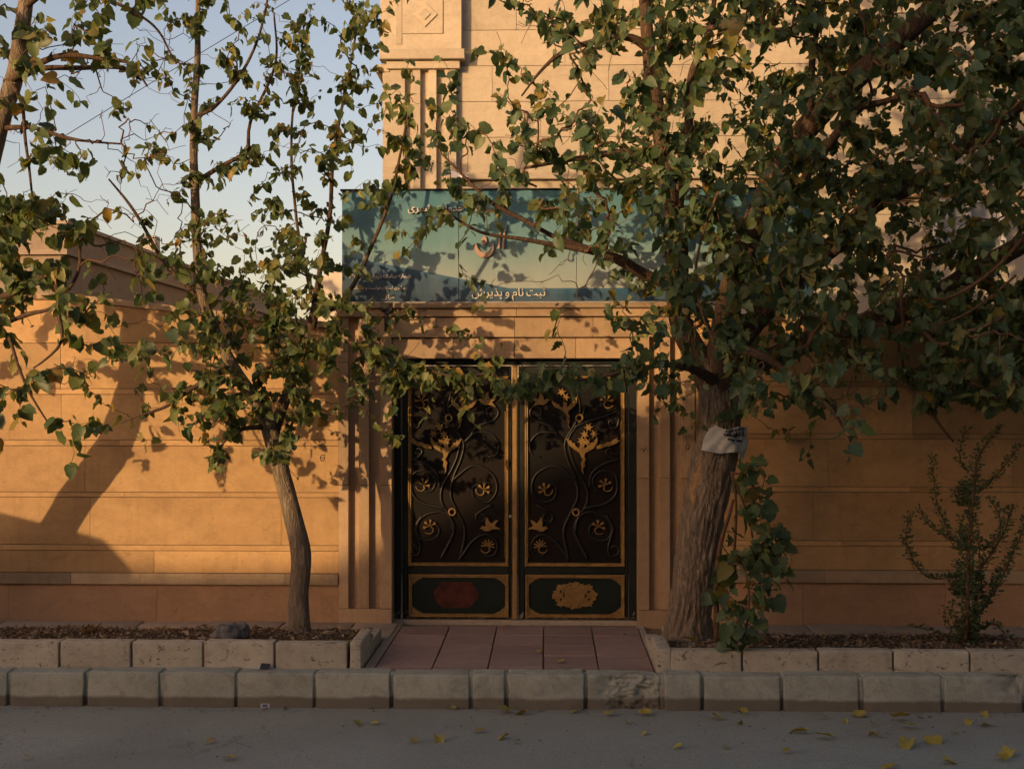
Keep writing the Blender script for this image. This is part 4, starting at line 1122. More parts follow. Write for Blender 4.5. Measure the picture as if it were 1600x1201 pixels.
# ---- leaning tree at the left edge
t2 = Tree('leaning_tree', 'leaning tree with large drooping leaves at the left edge of the picture', (-5.0, -1.0, 0.05))
t2.limb([(-5.06, -1.0, -.05, .17), (-5.0, -1.0, .12, .135), (-4.86, -1.0, .55, .122), (-4.70, -1.0, .95, .118), (-4.42, -1.0, 1.35, .118), (-4.22, -1.0, 1.65, .116), (-4.12, -1.02, 2.1, .095), (-4.10, -1.05, 2.7, .08), (-3.98, -1.1, 3.4, .07), (-3.74, -1.2, 4.1, .058), (-3.62, -1.25, 4.8, .045), (-3.56, -1.3, 5.6, .03)], MAT['bark'], 20, 'trunk', 0.01)
for pts in ([(-60, 470, 20, -1.05), (-20, 468, 12, -1.3), (30, 455, 9, -1.5), (62, 434, 8, -1.6), (82, 430, 9, -1.65), (90, 455, 7, -1.66), (92, 490, 6.5, -1.66), (97, 530, 5.5, -1.66), (78, 555, 4, -1.68), (52, 575, 3, -1.7)],
            [(-70, 530, 12, -1.05), (0, 508, 7, -1.3), (45, 490, 8, -1.4), (85, 478, 5, -1.5), (120, 430, 5, -1.5), (125, 380, 4, -1.5)],
            [(10, 130, 14, -1.2), (50, 105, 11, -1.3), (100, 87, 9, -1.4), (160, 92, 7, -1.4), (205, 100, 5, -1.4), (230, 135, 3, -1.4)],
            [(8, 140, 12, -1.2), (60, 108, 9, -1.2), (130, 106, 8, -1.2), (190, 106, 7, -1.2), (220, 125, 4, -1.2)],
            [(0, 200, 10, -1.15), (50, 200, 7, -1.2), (100, 215, 6, -1.25), (140, 222, 4, -1.3), (190, 225, 3, -1.3)],
            [(25, 20, 12, -1.25), (90, -20, 9, -1.3), (170, 0, 6, -1.4), (240, 40, 4, -1.4), (270, 90, 3, -1.4)],
            [(16, 125, 8, -1.2), (34, 160, 6, -1.3), (40, 220, 5, -1.4), (46, 270, 4, -1.5), (52, 320, 3, -1.5)],
            [(-30, 500, 10, -1.1), (10, 520, 6, -1.4), (28, 570, 5, -1.5), (45, 610, 4, -1.5), (75, 660, 3, -1.5)]):
    t2.limb(L3(pts, -1.1), MAT['limb_bark'], 9, 'limb', 0.006)
w2 = lambda x, y: 1 - (sstep(150, 300, x) if y < 470 else sstep(190, 330, x))
yd2 = lambda: float(np.clip(nrg.normal(-1.35, 0.38), -2.4, -0.3))
tips = sample_tips((-220, 320, -50, 720), w2, cover, yd2, 620, 5, 0.25, 4.6)
for _ in range(34):
    tips.append((np.array(P(nrg.uniform(-15, 105), nrg.uniform(300, 440), nrg.uniform(-1.8, -1.0))), True))
for _ in range(150):
    tips.append((np.array(P(nrg.uniform(20, 300), nrg.uniform(30, 440), nrg.uniform(-1.7, -.9))), False))
t2.grow(tips, avoid=30, sag=0.2); t2.twigs(MAT['twig_bark'], 0.0018); n2 = t2.leaves('olive', 0.100, (7, 11), 0.32, face=(0.1, -0.6, 0.3))

# ---- thick tree right of the gate
RY = -0.95
t3 = Tree('thick_tree', 'thick old tree with dense dark crown in the right planter', (PX(1077, RY), RY, 0.05))
def thick_trunk():
    prof = L3([(1074, 1012, 92), (1075, 992, 70), (1079, 950, 63), (1087, 880, 62), (1096, 820, 63), (1106, 765, 65), (1116, 715, 66), (1122, 680, 62), (1124, 640, 60), (1118, 600, 54, RY), (1108, 560, 44, RY - .02)], RY)
    q = spline(prof, 0.006)
    sides = 110
    m = MB(); v = []
    for p in q:
        for k in range(sides):
            w = 2 * math.pi * k / sides
            c, s_ = math.cos(w), math.sin(w)
            z = p[2]
            r = p[3] * (1 + 0.05 * math.sin(2 * w + 1) + 0.05 * mnoise.noise(Vector((c * 1.4, s_ * 1.4, z * 2.2))))
            # interlaced furrows
            u = Vector((c * 5.2 + 0.6 * mnoise.noise(Vector((c * 2, s_ * 2, z * 5))), s_ * 5.2, z * 4.2))
            a = abs(mnoise.noise(u)) * 1.5; b = abs(mnoise.noise(u * 2.1 + Vector((5, 3, 1)))) * 0.8
            fur = min(1.0, a + b)
            r += p[3] * 0.55 * math.exp(-max(0.0, z - 0.05) / 0.09) * (0.25 + 0.75 * max(0.0, math.cos(2.5 * w + .6)) ** 2)
            r += 0.022 * (fur - 0.5) + 0.0025 * mnoise.noise(Vector((c * 30, s_ * 30, z * 40)))
            v.append((p[0] + r * c, p[1] + r * s_, z))
    f = [(i * sides + k, i * sides + (k + 1) % sides, (i + 1) * sides + (k + 1) % sides, (i + 1) * sides + k) for i in range(len(q) - 1) for k in range(sides)]
    m.add(v, f); o = m.build('trunk', MAT['bark'], t3.o, True)
    o.data.materials.append(MAT['raw_wood'])          # torn bark showing bare wood
    for fi, fc_ in enumerate(f):
        c = v[fc_[0]]
        if c[1] > RY: continue
        px, py, _ = to_px(c)
        t_ = (py - 716) / 74
        if 0 < t_ < 1:
            mid = 1090 - 9 * t_ + 4 * math.sin(t_ * 7); hw = 5.0 * math.sin(math.pi * t_) ** .6 * (1 + .6 * mnoise.noise(Vector((py * .12, px * .1, 0))))
            if abs(px - mid) < hw: o.data.polygons[fi].material_index = 1
    for p in q[::8]:
        t3.pos.append(np.array(p[:3])); t3.par.append(len(t3.pos) - 2); t3.limbnode.append(True); t3.path.append(p[2])
thick_trunk()
nlow3 = len(t3.pos) - 6
for pts, sd in (
    ([(1118, 610, 50, RY), (1090, 560, 40, RY - .02), (1062, 500, 33, RY - .05), (1056, 430, 30, RY - .08), (1048, 340, 27, RY - .1), (1038, 250, 26, RY - .12), (1024, 150, 24, RY - .12), (1012, 60, 20, RY - .1), (1004, -40, 16, RY - .1), (990, -180, 9, RY)], 14),
    ([(1062, 470, 22, RY - .05), (1066, 400, 20, RY + .1), (1060, 320, 18, RY + .15), (1075, 220, 15, RY + .2), (1080, 120, 12, RY + .2), (1110, 40, 9, RY + .25), (1120, -60, 7, RY + .3)], 12),
    ([(1122, 620, 50, RY), (1128, 540, 44, RY - .05), (1142, 460, 40, RY - .12), (1178, 350, 37, RY - .2), (1236, 232, 38, RY - .3), (1300, 158, 36, RY - .38), (1380, 84, 34, RY - .45), (1470, 5, 30, RY - .5), (1560, -70, 22, RY - .55), (1660, -140, 14, RY - .5)], 14),
    ([(1130, 560, 40, RY), (1180, 500, 38, RY + .1), (1235, 440, 34, RY + .15), (1300, 385, 32, RY + .2), (1366, 318, 30, RY + .22), (1440, 280, 26, RY + .22), (1520, 215, 22, RY + .2), (1620, 150, 16, RY + .2)], 14),
    ([(1128, 590, 36, RY), (1200, 560, 34, RY + .2), (1290, 525, 34, RY + .3), (1380, 497, 36, RY + .35), (1462, 460, 34, RY + .4), (1540, 415, 32, RY + .4), (1640, 360, 26, RY + .4), (1760, 300, 16, RY + .4)], 14),
    ([(1058, 450, 20, RY - .08), (1010, 430, 18, RY - .25), (960, 402, 14, RY - .4), (900, 388, 10, RY - .5), (820, 375, 7, RY - .6), (750, 362, 5, RY - .65), (700, 332, 4, RY - .65)], 9),
    ([(985, 418, 11, RY - .3), (930, 392, 9, RY - .35), (870, 372, 8, RY - .4), (820, 345, 7, RY - .42), (770, 318, 6, RY - .45), (720, 270, 4, RY - .45), (690, 240, 3, RY - .45)], 9),
    ([(1040, 270, 16, RY - .12), (1000, 240, 13, RY - .2), (950, 240, 11, RY - .3), (890, 250, 8, RY - .3), (820, 262, 5, RY - .3)], 9),
    ([(1016, 80, 15, RY - .1), (985, 60, 13, RY - .2), (940, 62, 10, RY - .3), (880, 82, 8, RY - .4), (845, 110, 5, RY - .45), (815, 150, 3, RY - .45)], 9),
    ([(1022, 130, 14, RY - .12), (1040, 80, 13, RY - .2), (1080, 50, 11, RY - .3), (1120, 42, 8, RY - .4), (1180, 20, 6, RY - .4)], 9),
    ([(1240, 230, 20, RY - .3), (1262, 170, 14, RY - .4), (1270, 90, 10, RY - .5), (1285, 10, 8, RY - .6), (1290, -80, 5, RY - .6)], 9),
    ([(1200, 310, 18, RY - .22), (1240, 300, 15, RY - .6), (1330, 180, 13, RY - .9), (1380, 160, 10, RY - 1.0), (1430, 140, 7, RY - 1.1), (1465, 100, 5, RY - 1.1), (1500, 40, 4, RY - 1.1)], 9),
    ([(1124, 600, 24, RY), (1090, 580, 14, RY - .3), (1050, 570, 10, RY - .5), (1000, 575, 7, RY - .6), (930, 590, 5, RY - .65), (860, 600, 3, RY - .65)], 9),
    ([(1130, 560, 24, RY), (1150, 545, 18, RY - .4), (1200, 560, 13, RY - .8), (1250, 600, 9, RY - 1.0), (1300, 640, 6, RY - 1.1), (1330, 690, 3, RY - 1.1)], 9),
    ([(1290, 525, 18, RY + .3), (1340, 560, 12, RY), (1400, 590, 9, RY - .2), (1450, 640, 6, RY - .3), (1490, 690, 3, RY - .3)], 9)):
    t3.limb(L3(pts, RY), MAT['limb_bark'], sd, 'limb', 0.008)
# pale bare shoots hanging in the crown's right side
for pts in ([(1640, 330, 7, -1.9), (1600, 370, 6.5, -1.9), (1560, 415, 6, -1.9), (1510, 452, 6, -1.9), (1470, 468, 5, -1.9), (1445, 462, 4, -1.9)],
            [(1412, 430, 6, -1.85), (1408, 470, 6, -1.85), (1412, 510, 5.5, -1.85), (1415, 545, 4, -1.85)],
            [(1412, 432, 4, -1.85), (1385, 400, 4, -1.85), (1400, 392, 4, -1.85), (1440, 402, 3, -1.85), (1470, 406, 2, -1.85)],
            [(1588, 430, 4, -1.9), (1540, 470, 4, -1.9), (1500, 495, 3.5, -1.9), (1455, 510, 2.5, -1.9)],
            [(1126, 290, 4, -1.9), (1105, 345, 4, -1.9), (1090, 400, 4, -1.9), (1088, 440, 4, -1.9), (1094, 480, 4, -1.9), (1112, 525, 4, -1.9), (1130, 548, 3, -1.9)]):
    mb = MB(); q = spline(L3(pts, -1.9), 0.04); mb.tube([p[:3] for p in q], [p[3] for p in q], 7); mb.build('shoot', MAT['twig_bark'], t3.o, True)
w3 = lambda x, y: (sstep(600, 690, x) if y < 500 else sstep(800, 960, x))
yd3 = lambda: float(np.clip(nrg.normal(-1.35, 0.72), -3.3, -0.10))
tips = sample_tips((600, 2100, -550, 745), w3, cover, yd3, 520, 5, 0.10, 5.2)  # crown extended out of view to hold sky light off the right wall
for X in range(770, 1010, 11):
    tips.append((np.array(P(X, 585 + nrg.uniform(-15, 25), nrg.uniform(-1.8, -1.3))), True))
for _ in range(230):
    tips.append((np.array(P(nrg.uniform(1440, 1850), nrg.uniform(440, 640), nrg.uniform(-1.9, -.12))), True))
for _ in range(150):
    tips.append((np.array(P(nrg.uniform(760, 1500), nrg.uniform(20, 500), nrg.uniform(-2.4, -1.0))), False))
t3.grow(tips, avoid=nlow3, sag=0.10); t3.twigs(MAT['twig_bark'], 0.0019); n3 = t3.leaves('green', 0.083, (8, 11), 0.30, kinds=(0, 0, 1, 2, 3))
# paper notice bent round the trunk
pn = empty('paper_notice', P(1128, 705, RY - .17)); tag(pn, 'crumpled white paper notice wrapped round the thick trunk', 'notice')
ca = P(1122, 684, RY)
def sheet(u, w):       # u -1..1 across, w 0..1 up
    a = R(-90) + u * R(58) + R(16)
    r = 0.160 + 0.022 * (1 - w) + 0.014 * math.sin(u * 6 + w * 4) + 0.008 * math.sin(u * 13 - w * 9) + 0.02 * max(0, -u) * (1 - w)
    return (ca.x + 0.035 * w + r * math.cos(a) * 1.02, ca.y + r * math.sin(a), PZ(706, RY - .15) + 0.170 * w + 0.03 * max(0, -u - .3) * 1.5 - 0.035 * (u + .2) ** 2 * (1 - w) + 0.010 * math.sin(4 * u + 6 * w))
nu, nw = 22, 10
v = [sheet(-1 + 2 * i / nu, j / nw) for j in range(nw + 1) for i in range(nu + 1)]
v2 = [(x, y + 0.002, z) for x, y, z in v]
fc = [(j * (nu + 1) + i, j * (nu + 1) + i + 1, (j + 1) * (nu + 1) + i + 1, (j + 1) * (nu + 1) + i) for j in range(nw) for i in range(nu)]
N1 = len(v); sm = MB().add(v + v2, fc + [tuple(q + N1 for q in f[::-1]) for f in fc])
sm.build('sheet', MAT['paper'], pn, True)
wr = MB()
def stroke(pts, r=0.0035):
    q = [sheet(a, b) for a, b in pts]; wr.tube([(x, y - 0.004, z) for x, y, z in q], r, 5)
for (u0, u1, w) in ((-.15, .12, .52), (.35, .62, .55)):
    stroke([(u0 + (u1 - u0) * i / 6, w + 0.01 * math.sin(i)) for i in range(7)], 0.007)
for k in range(9):
    u0 = -.35 + k * .11; stroke([(u0, .72), (u0 + .04, .78 + .04 * (k % 3)), (u0 + .07, .72), (u0 + .03, .68)], 0.004)
for k in range(8):
    u0 = -.3 + k * .12; stroke([(u0, .88), (u0 + .03, .95), (u0 + .08, .89)], 0.004)
wr.build('writing', MAT['ink'], pn)

# ---- shoots and broad leaves beside the thick trunk
t4 = Tree('leafy_sapling', 'broad-leaved sapling trailing over the planter beside the thick trunk', (PX(1122, -1.15), -1.15, 0.06))
t4.o['category'] = 'sapling'
t4.limb(L3([(1120, 1000, 10), (1120, 940, 9), (1122, 880, 8), (1128, 840, 7), (1138, 810, 5), (1146, 780, 4)], -1.15), MAT['twig_bark'], 8, 'stem', .004)
t4.limb(L3([(1146, 870, 5), (1150, 800, 4.5), (1148, 760, 4), (1142, 735, 3)], -1.2), MAT['twig_bark'], 7, 'stem', .004)
t4.limb(L3([(1142, 738, 4), (1158, 775, 4), (1170, 810, 3.5), (1176, 840, 3)], -1.2), MAT['twig_bark'], 7, 'stem', .004)
t4.limb(L3([(1142, 738, 4, -1.2), (1165, 745, 3.5, -1.25), (1185, 775, 3, -1.3), (1200, 815, 3, -1.3), (1214, 850, 3, -1.3), (1222, 885, 2, -1.3)], -1.2), MAT['twig_bark'], 7, 'stem', .004)
t4.limb(L3([(1124, 900, 5, -1.15), (1150, 880, 5, -1.4), (1166, 900, 4, -1.55), (1170, 950, 4, -1.68), (1164, 1000, 3, -1.72)], -1.2), MAT['twig_bark'], 7, 'stem', .004)
tips = []
for (cx, cy, rx, ry, n, ya, yb) in ((1175, 750, 22, 22, 7, -1.35, -1.15), (1195, 800, 22, 25, 8, -1.4, -1.2), (1212, 850, 20, 26, 9, -1.45, -1.2), (1205, 885, 25, 26, 9, -1.45, -1.25), (1165, 890, 28, 25, 9, -1.5, -1.3),
                                   (1178, 935, 28, 26, 11, -1.68, -1.4), (1160, 985, 22, 24, 10, -1.76, -1.6), (1130, 960, 16, 30, 5, -1.4, -1.2), (1135, 900, 14, 30, 4, -1.35, -1.2), (1150, 835, 14, 30, 3, -1.3, -1.15)):
    for _ in range(int(n * 1.7)):
        tips.append((np.array(P(cx + nrg.uniform(-rx, rx), cy - 8 + nrg.uniform(-ry, ry), nrg.uniform(ya, yb))), True))
t4.grow(tips, avoid=6); t4.twigs(MAT['twig_bark'], 0.002, 0.005); n4 = t4.leaves('green', 0.118, (1, 3), 0.08, 300, (3, 3, 0, 2), face=(0.1, -.7, .4))

# ---- thorny bush at the right edge
def bush():
    Yb = -1.05
    o = empty('thorny_bush', (PX(1520, Yb), Yb, 0.06)); tag(o, 'tall thorny bush with tiny leaves growing up the right wall', 'bush')
    lines = [[(1508, 1005, 16), (1500, 930, 14), (1502, 850, 13), (1508, 780, 11), (1512, 740, 9), (1516, 715, 7), (1530, 690, 5), (1550, 665, 3)],
             [(1516, 1000, 10), (1528, 950, 9), (1530, 900, 8), (1548, 870, 7), (1572, 830, 6), (1585, 790, 4)], [(1500, 900, 8), (1460, 905, 7), (1436, 880, 6), (1424, 840, 5), (1432, 805, 3)],
             [(1502, 850, 7), (1480, 838, 5), (1458, 820, 4), (1446, 797, 3)], [(1512, 735, 6), (1498, 720, 4), (1494, 695, 3), (1500, 670, 3)], [(1516, 770, 6), (1552, 760, 5), (1580, 735, 4), (1606, 700, 3)],
             [(1526, 960, 7), (1556, 915, 6), (1575, 870, 5), (1592, 835, 4), (1606, 780, 3)], [(1535, 930, 6), (1540, 870, 4), (1536, 840, 3)], [(1482, 835, 4), (1474, 790, 4), (1470, 750, 3), (1468, 715, 2)],
             [(1530, 860, 5), (1550, 835, 5), (1545, 800, 5), (1530, 775, 4)], [(1525, 985, 6), (1555, 975, 4), (1578, 995, 3)], [(1490, 1000, 5), (1465, 990, 3), (1435, 985, 2)], [(1535, 955, 5), (1575, 890, 4), (1592, 868, 2)]]
    st, fo = MB(), MB()
    lm = leaf_mesh('bush_leaf', 1, MAT['leaf_dark_mass'])
    core = [(1508, 1000), (1502, 930), (1503, 860), (1509, 790)]
    for _ in range(34):
        a = core[int(nrg.integers(0, 4))]; sd = nrg.uniform(-1, 1)
        ln = [(a[0] + nrg.uniform(-8, 14), a[1], 4)]
        dx, up = sd * nrg.uniform(10, 34), nrg.uniform(20, 60)
        ln += [(ln[0][0] + dx * .7, a[1] - up * .35, 3), (ln[0][0] + dx + nrg.uniform(-5, 5), a[1] - up, 2)]
        lines.append(ln)
    for ln in lines:
        q = spline(L3([(x, y, w * .75) for x, y, w in ln], Yb), 0.02)
        off = nrg.uniform(-.20, .25)
        for i, p in enumerate(q): p[1] += off * min(1, i / 12)
        st.tube([p[:3] for p in q], [p[3] * 0.55 for p in q], 6)
        for p in q:
            k = 4 + int(p[3] * 700)
            for _ in range(k):
                d = nrg.normal(0, 1, 3); d /= np.linalg.norm(d); d[2] = abs(d[2]) * .6
                c = np.array(p[:3]) + d * nrg.uniform(0.0, p[3] * 2.4 + .016)
                nn = np.cross(d, nrg.normal(0, 1, 3)); nn /= np.linalg.norm(nn) + 1e-9; d = d / np.linalg.norm(d)
                x = np.cross(d, nn); s_ = nrg.uniform(.018, .036)
                fo.add((np.array([(0, 0, 0), (.28, .45, .08), (0, 1, 0), (-.28, .45, .08)]) * s_ @ np.column_stack([x, d, nn]).T + c).tolist(), [(0, 1, 2), (0, 2, 3)])
    st.build('stems', MAT['twig_bark'], o, True)
    tag(fo.build('foliage', MAT['leaf_dark_mass'], o), kind='stuff')
bush()

# ================================================================== SMALL THINGS
# litter on the planting beds
lit = MB()
for (x0, x1, hb) in ((-5.2, -1.28, 0.125), (0.87, 5.0, 0.10)):
    for _ in range(5200 if x0 < 0 else 6400):
        x, y = nrg.uniform(x0, x1), nrg.uniform(-1.53, -0.66)
        j = (y + 1.56) / .955
        z = hb - 0.055 * j ** 1.5 + 0.03 * mnoise.noise(Vector((x * 2.2, y * 3, 3 if x < 0 else 9))) + nrg.uniform(0.0, 0.016)
        a, s_ = nrg.uniform(0, 6.28), nrg.uniform(.007, .022) * (1.7 if nrg.random() < .08 else .8)
        c, q = math.cos(a) * s_, math.sin(a) * s_
        t_ = nrg.uniform(-.6, .6, 4) * s_
        lit.add([(x - c, y - q, z + t_[0]), (x + q * .45, y - c * .45, z + t_[1]), (x + c, y + q, z + t_[2]), (x - q * .45, y + c * .45, z + t_[3] + .004)], [(0, 1, 2), (0, 2, 3)])
tag(lit.build('leaf_litter', MAT['litter'], None), 'dry brown leaf litter covering the planter soil', 'leaf litter', None, 'stuff')

# rock and dry weed tufts in the left bed, pebbles by the trunk
def blob(c, r, seed, amp=0.35):
    bm = bmesh.new(); bmesh.ops.create_icosphere(bm, subdivisions=4, radius=1)
    m = MB()
    for v in bm.verts:
        n = 1 + amp * mnoise.fractal(v.co * 1.3 + Vector((seed, 0, 0)), .9, 2, 4)
        m.v.append((c[0] + v.co.x * r[0] * n, c[1] + v.co.y * r[1] * n, c[2] + v.co.z * r[2] * n))
    bm.verts.index_update(); m.f = [tuple(v.index for v in f.verts) for f in bm.faces]; bm.free()
    return m
ro = blob(P(352, 990, -1.32), (0.095, 0.09, 0.075), 2).add(blob(P(372, 985, -1.22), (0.075, 0.07, 0.06), 5).v, blob((0, 0, 0), (1, 1, 1), 1).f).build('rock', MAT['rock'], None, True)
tag(ro, 'rough grey lump of rock lying in the left planter', 'rock')
for k in range(26):
    x, y = nrg.uniform(.92, 1.6), nrg.uniform(-1.5, -1.0)
    r = nrg.uniform(.012, .03)
    if abs(x - 1.0) < .2 and y > -1.2: continue
    o = blob((x, y, 0.095 - 0.03 * (y + 1.5) + r * .2), (r, r * .8, r * .6), k, .3).build('pebble', MAT['pebble'], None, True)
    tag(o, 'small grey pebble on the soil at the foot of the thick trunk', 'pebble', 'pebbles by the thick trunk')
for i, (px, py, lb) in enumerate(((140, 990, 'dry brown weed tuft in the left planter near the picture edge'), (248, 992, 'dry brown weed tuft in the left planter left of the rock'))):
    b = P(px, py + 3, -1.0); m = MB()
    for _ in range(26):
        a = nrg.uniform(0, 6.28); L = nrg.uniform(.04, .10)
        e = Vector((math.cos(a) * L * .7, math.sin(a) * L * .6, L * nrg.uniform(.3, .9)))
        m.tube([b, b + e * .5 + Vector((0, 0, .015)), b + e], [0.003, 0.0025, 0.001], 4)
        x, d = Vector((0.012, 0, .004)), e.normalized() * .03
        m.add([b + e - x, b + e + d * .5 - x * 0 + Vector((0, 0, .006)), b + e + x, b + e - d * .5], [(0, 1, 2, 3)])
    tag(m.build('dry_weed', MAT['dry_leaf'], None), lb, 'weed')

# fallen leaves on the road and paving
fl = [leaf_mesh('fallen_leaf', k, MAT['fallen_leaf'])[0] for k in (0, 1, 2)]
def on_road(px, py): 
    d = F * (EYE - ROAD_Z) / (py - 621); return P(px, py, YC + d)
road_leaves = [(343, 1107, .06), (335, 1164, .06), (365, 1192, .07), (553, 1134, .09), (590, 1134, .05), (648, 1164, .07), (684, 1157, .10), (757, 1145, .07), (795, 1112, .11), (823, 1117, .10), (793, 1154, .08), (811, 1161, .05), (898, 1112, .05), (948, 1119, .08), (982, 1131, .06), (1004, 1118, .09), (1127, 1124, .10), (1154, 1131, .07), (1066, 1167, .06), (1134, 1169, .06), (1227, 1175, .06), (1260, 1145, .11), (1301, 1153, .11), (1290, 1119, .07), (1320, 1124, .05), (1352, 1116, .09), (1396, 1121, .13), (1423, 1132, .10), (1370, 1149, .09), (1420, 1158, .15), (1456, 1152, .13), (1475, 1188, .10), (1514, 1124, .07), (1548, 1131, .08), (1580, 1172, .13), (1562, 1179, .09), (1535, 1112, .08), (1400, 1197, .10), (1165, 1115, .06), (1010, 1145, .05), (712, 1110, .04), (1367, 1131, .06), (40, 1192, .06), (1490, 1140, .05)]
ORD = ['leftmost', 'second', 'third', 'fourth', 'fifth', 'sixth', 'seventh', 'eighth', 'ninth', 'tenth', 'eleventh', 'twelfth', 'thirteenth', 'fourteenth', 'fifteenth', 'sixteenth', 'seventeenth', 'eighteenth', 'nineteenth', 'twentieth', 'twenty-first', 'twenty-second', 'twenty-third', 'twenty-fourth', 'twenty-fifth', 'twenty-sixth', 'twenty-seventh', 'twenty-eighth', 'twenty-ninth', 'thirtieth', 'thirty-first', 'thirty-second', 'thirty-third', 'thirty-fourth', 'thirty-fifth', 'thirty-sixth']
road_leaves.sort()
near = [q for q in road_leaves if q[1] < 1128]; out = [q for q in road_leaves if q[1] >= 1128]
assert max(len(near), len(out)) <= len(ORD)
for i, (px, py, s_) in enumerate(road_leaves):
    row, where = (near, 'lying close to the kerb') if py < 1128 else (out, 'lying out on the road')
    k = row.index((px, py, s_))
    lb = ('leftmost yellowed leaf ' if k == 0 else ORD[k] + ' yellowed leaf from the left ') + 'of those ' + where
    p = on_road(px, py)
    o = obj('fallen_leaf', fl[i % 3], None, None, (p.x, p.y, ROAD_Z + 0.012 + s_ * .10)); o.scale = (s_ * 1.0,) * 3
    o.rotation_euler = (rng.uniform(-.35, .35), rng.uniform(-.4, .4), rng.uniform(0, 6.28))
    tag(o, lb, 'leaf', 'fallen leaves on the road')
for i, (px, py) in enumerate(((785, 981), (840, 1021), (876, 1033), (918, 985), (980, 994))):
    d = F * EYE / (py - 621); p = P(px, py, YC + d)
    o = obj('fallen_leaf', fl[i % 3], None, None, (p.x, p.y, 0.012)); o.scale = (.055,) * 3; o.rotation_euler = (rng.uniform(-.3, .3), rng.uniform(-.3, .3), rng.uniform(0, 6.28))
    tag(o, ('leftmost small dry leaf' if i == 0 else ORD[i] + ' small dry leaf from the left') + ' lying on the red paving before the gate', 'leaf', 'fallen leaves on the red paving')
for i, (px, py, s_, lb) in enumerate(((1085, 1003, .10, 'bright yellow leaf on the soil at the foot of the thick trunk'), (1288, 998, .11, 'large orange-brown leaf on the soil in the right planter'), (547, 998, .06, 'orange leaf on the soil near the left planter corner'))):
    p = P(px, py, -1.42 if i != 1 else -1.1); o = obj('fallen_leaf', fl[i], None, None, (p.x, p.y, max(p.z, .1) + .01)); o.scale = (s_,) * 3; o.rotation_euler = (.5, .3, 2 + i)
    tag(o, lb, 'leaf')
gr = MB()
for _ in range(420):
    x, y = nrg.uniform(-3.6, 3.6), (KY - 0.05 - abs(nrg.normal(0, .35)) if nrg.random() < .55 else nrg.uniform(-4.2, KY - .1))
    s_ = nrg.uniform(.003, .011); a = nrg.uniform(0, 6.28); h = s_ * nrg.uniform(.3, .9)
    q = [(x + s_ * math.cos(a + k * 2.1) * nrg.uniform(.6, 1.3), y + s_ * math.sin(a + k * 2.1) * nrg.uniform(.6, 1.3), ROAD_Z + .0005) for k in range(3)]
    gr.add(q + [(x, y, ROAD_Z + h)], [(0, 1, 3), (1, 2, 3), (2, 0, 3)])
for _ in range(170):
    x, y = nrg.uniform(-3.6, 3.8), KY - 0.035 - abs(nrg.normal(0, .05))
    if nrg.random() > 0.35 + 0.65 * abs(mnoise.noise(Vector((x * 1.5, 0, 0)))) * 1.6: continue
    s_ = nrg.uniform(.008, .024); a = nrg.uniform(0, 6.28); c, q = math.cos(a) * s_, math.sin(a) * s_; t_ = nrg.uniform(0.1, .7, 4) * s_ + ROAD_Z
    gr.add([(x - c, y - q, t_[0]), (x + q * .5, y - c * .5, t_[1]), (x + c, y + q, t_[2]), (x - q * .5, y + c * .5, t_[3])], [(0, 1, 2), (0, 2, 3)])
tag(gr.build('road_grit', MAT['litter'], None), 'fine grit and leaf crumbs scattered on the road', 'grit', None, 'stuff')
# litter by the kerb
wp = P(413, 1051, PY - 0.05)
m = MB().add([(-.03, -.01, 0), (.032, -.012, .002), (.036, .02, .028), (-.026, .024, .030), (-.03, -.008, .003), (.032, -.010, .005), (.036, .022, .031), (-.026, .026, .033)], [(0, 1, 2, 3), (7, 6, 5, 4), (0, 4, 5, 1), (1, 5, 6, 2), (2, 6, 7, 3), (3, 7, 4, 0)])
m.v = [(x + wp.x, y + wp.y, z + 0.008) for x, y, z in m.v]
wrp = empty('wrapper', (wp.x, wp.y, 0.006)); tag(wrp, 'black and white scrap of wrapper on top of the kerb', 'wrapper')
m.build('black_flap', MAT['ink'], wrp)
MB().add([(wp.x - .075, wp.y, .012), (wp.x - .03, wp.y - .012, .010), (wp.x - .028, wp.y + .01, .026), (wp.x - .07, wp.y + .006, .02)], [(0, 1, 2, 3)]).build('white_flap', MAT['paper'], wrp)
cp = on_road(415, 1107)
pk = empty('cigarette_pack', (cp.x, cp.y, ROAD_Z)); tag(pk, 'small white and blue carton lying at the foot of the kerb', 'carton')
MB().box(cp.x - .03, cp.x + .03, cp.y - .016, cp.y + .016, ROAD_Z + .001, ROAD_Z + .026).build('box', MAT['paper'], pk)
MB().box(cp.x - .016, cp.x + .016, cp.y - .0175, cp.y - .0162, ROAD_Z + .006, ROAD_Z + .021).build('print', MAT['blue_print'], pk)
yp = on_road(336, 1107)
q = [(yp.x - .08 + .16 * i / 10, yp.y + .008 * math.sin(i * 1.3), ROAD_Z + .012 + .006 * math.sin(i * 2.1)) for i in range(11)]
tag(MB().tube(q, [0.005 + 0.007 * (i / 10) + .003 * (i % 2) for i in range(11)], 7, flat=.6).build('yellow_wrapper', MAT['yellow_plastic'], None), 'twisted yellow wrapper lying along the foot of the kerb', 'wrapper')

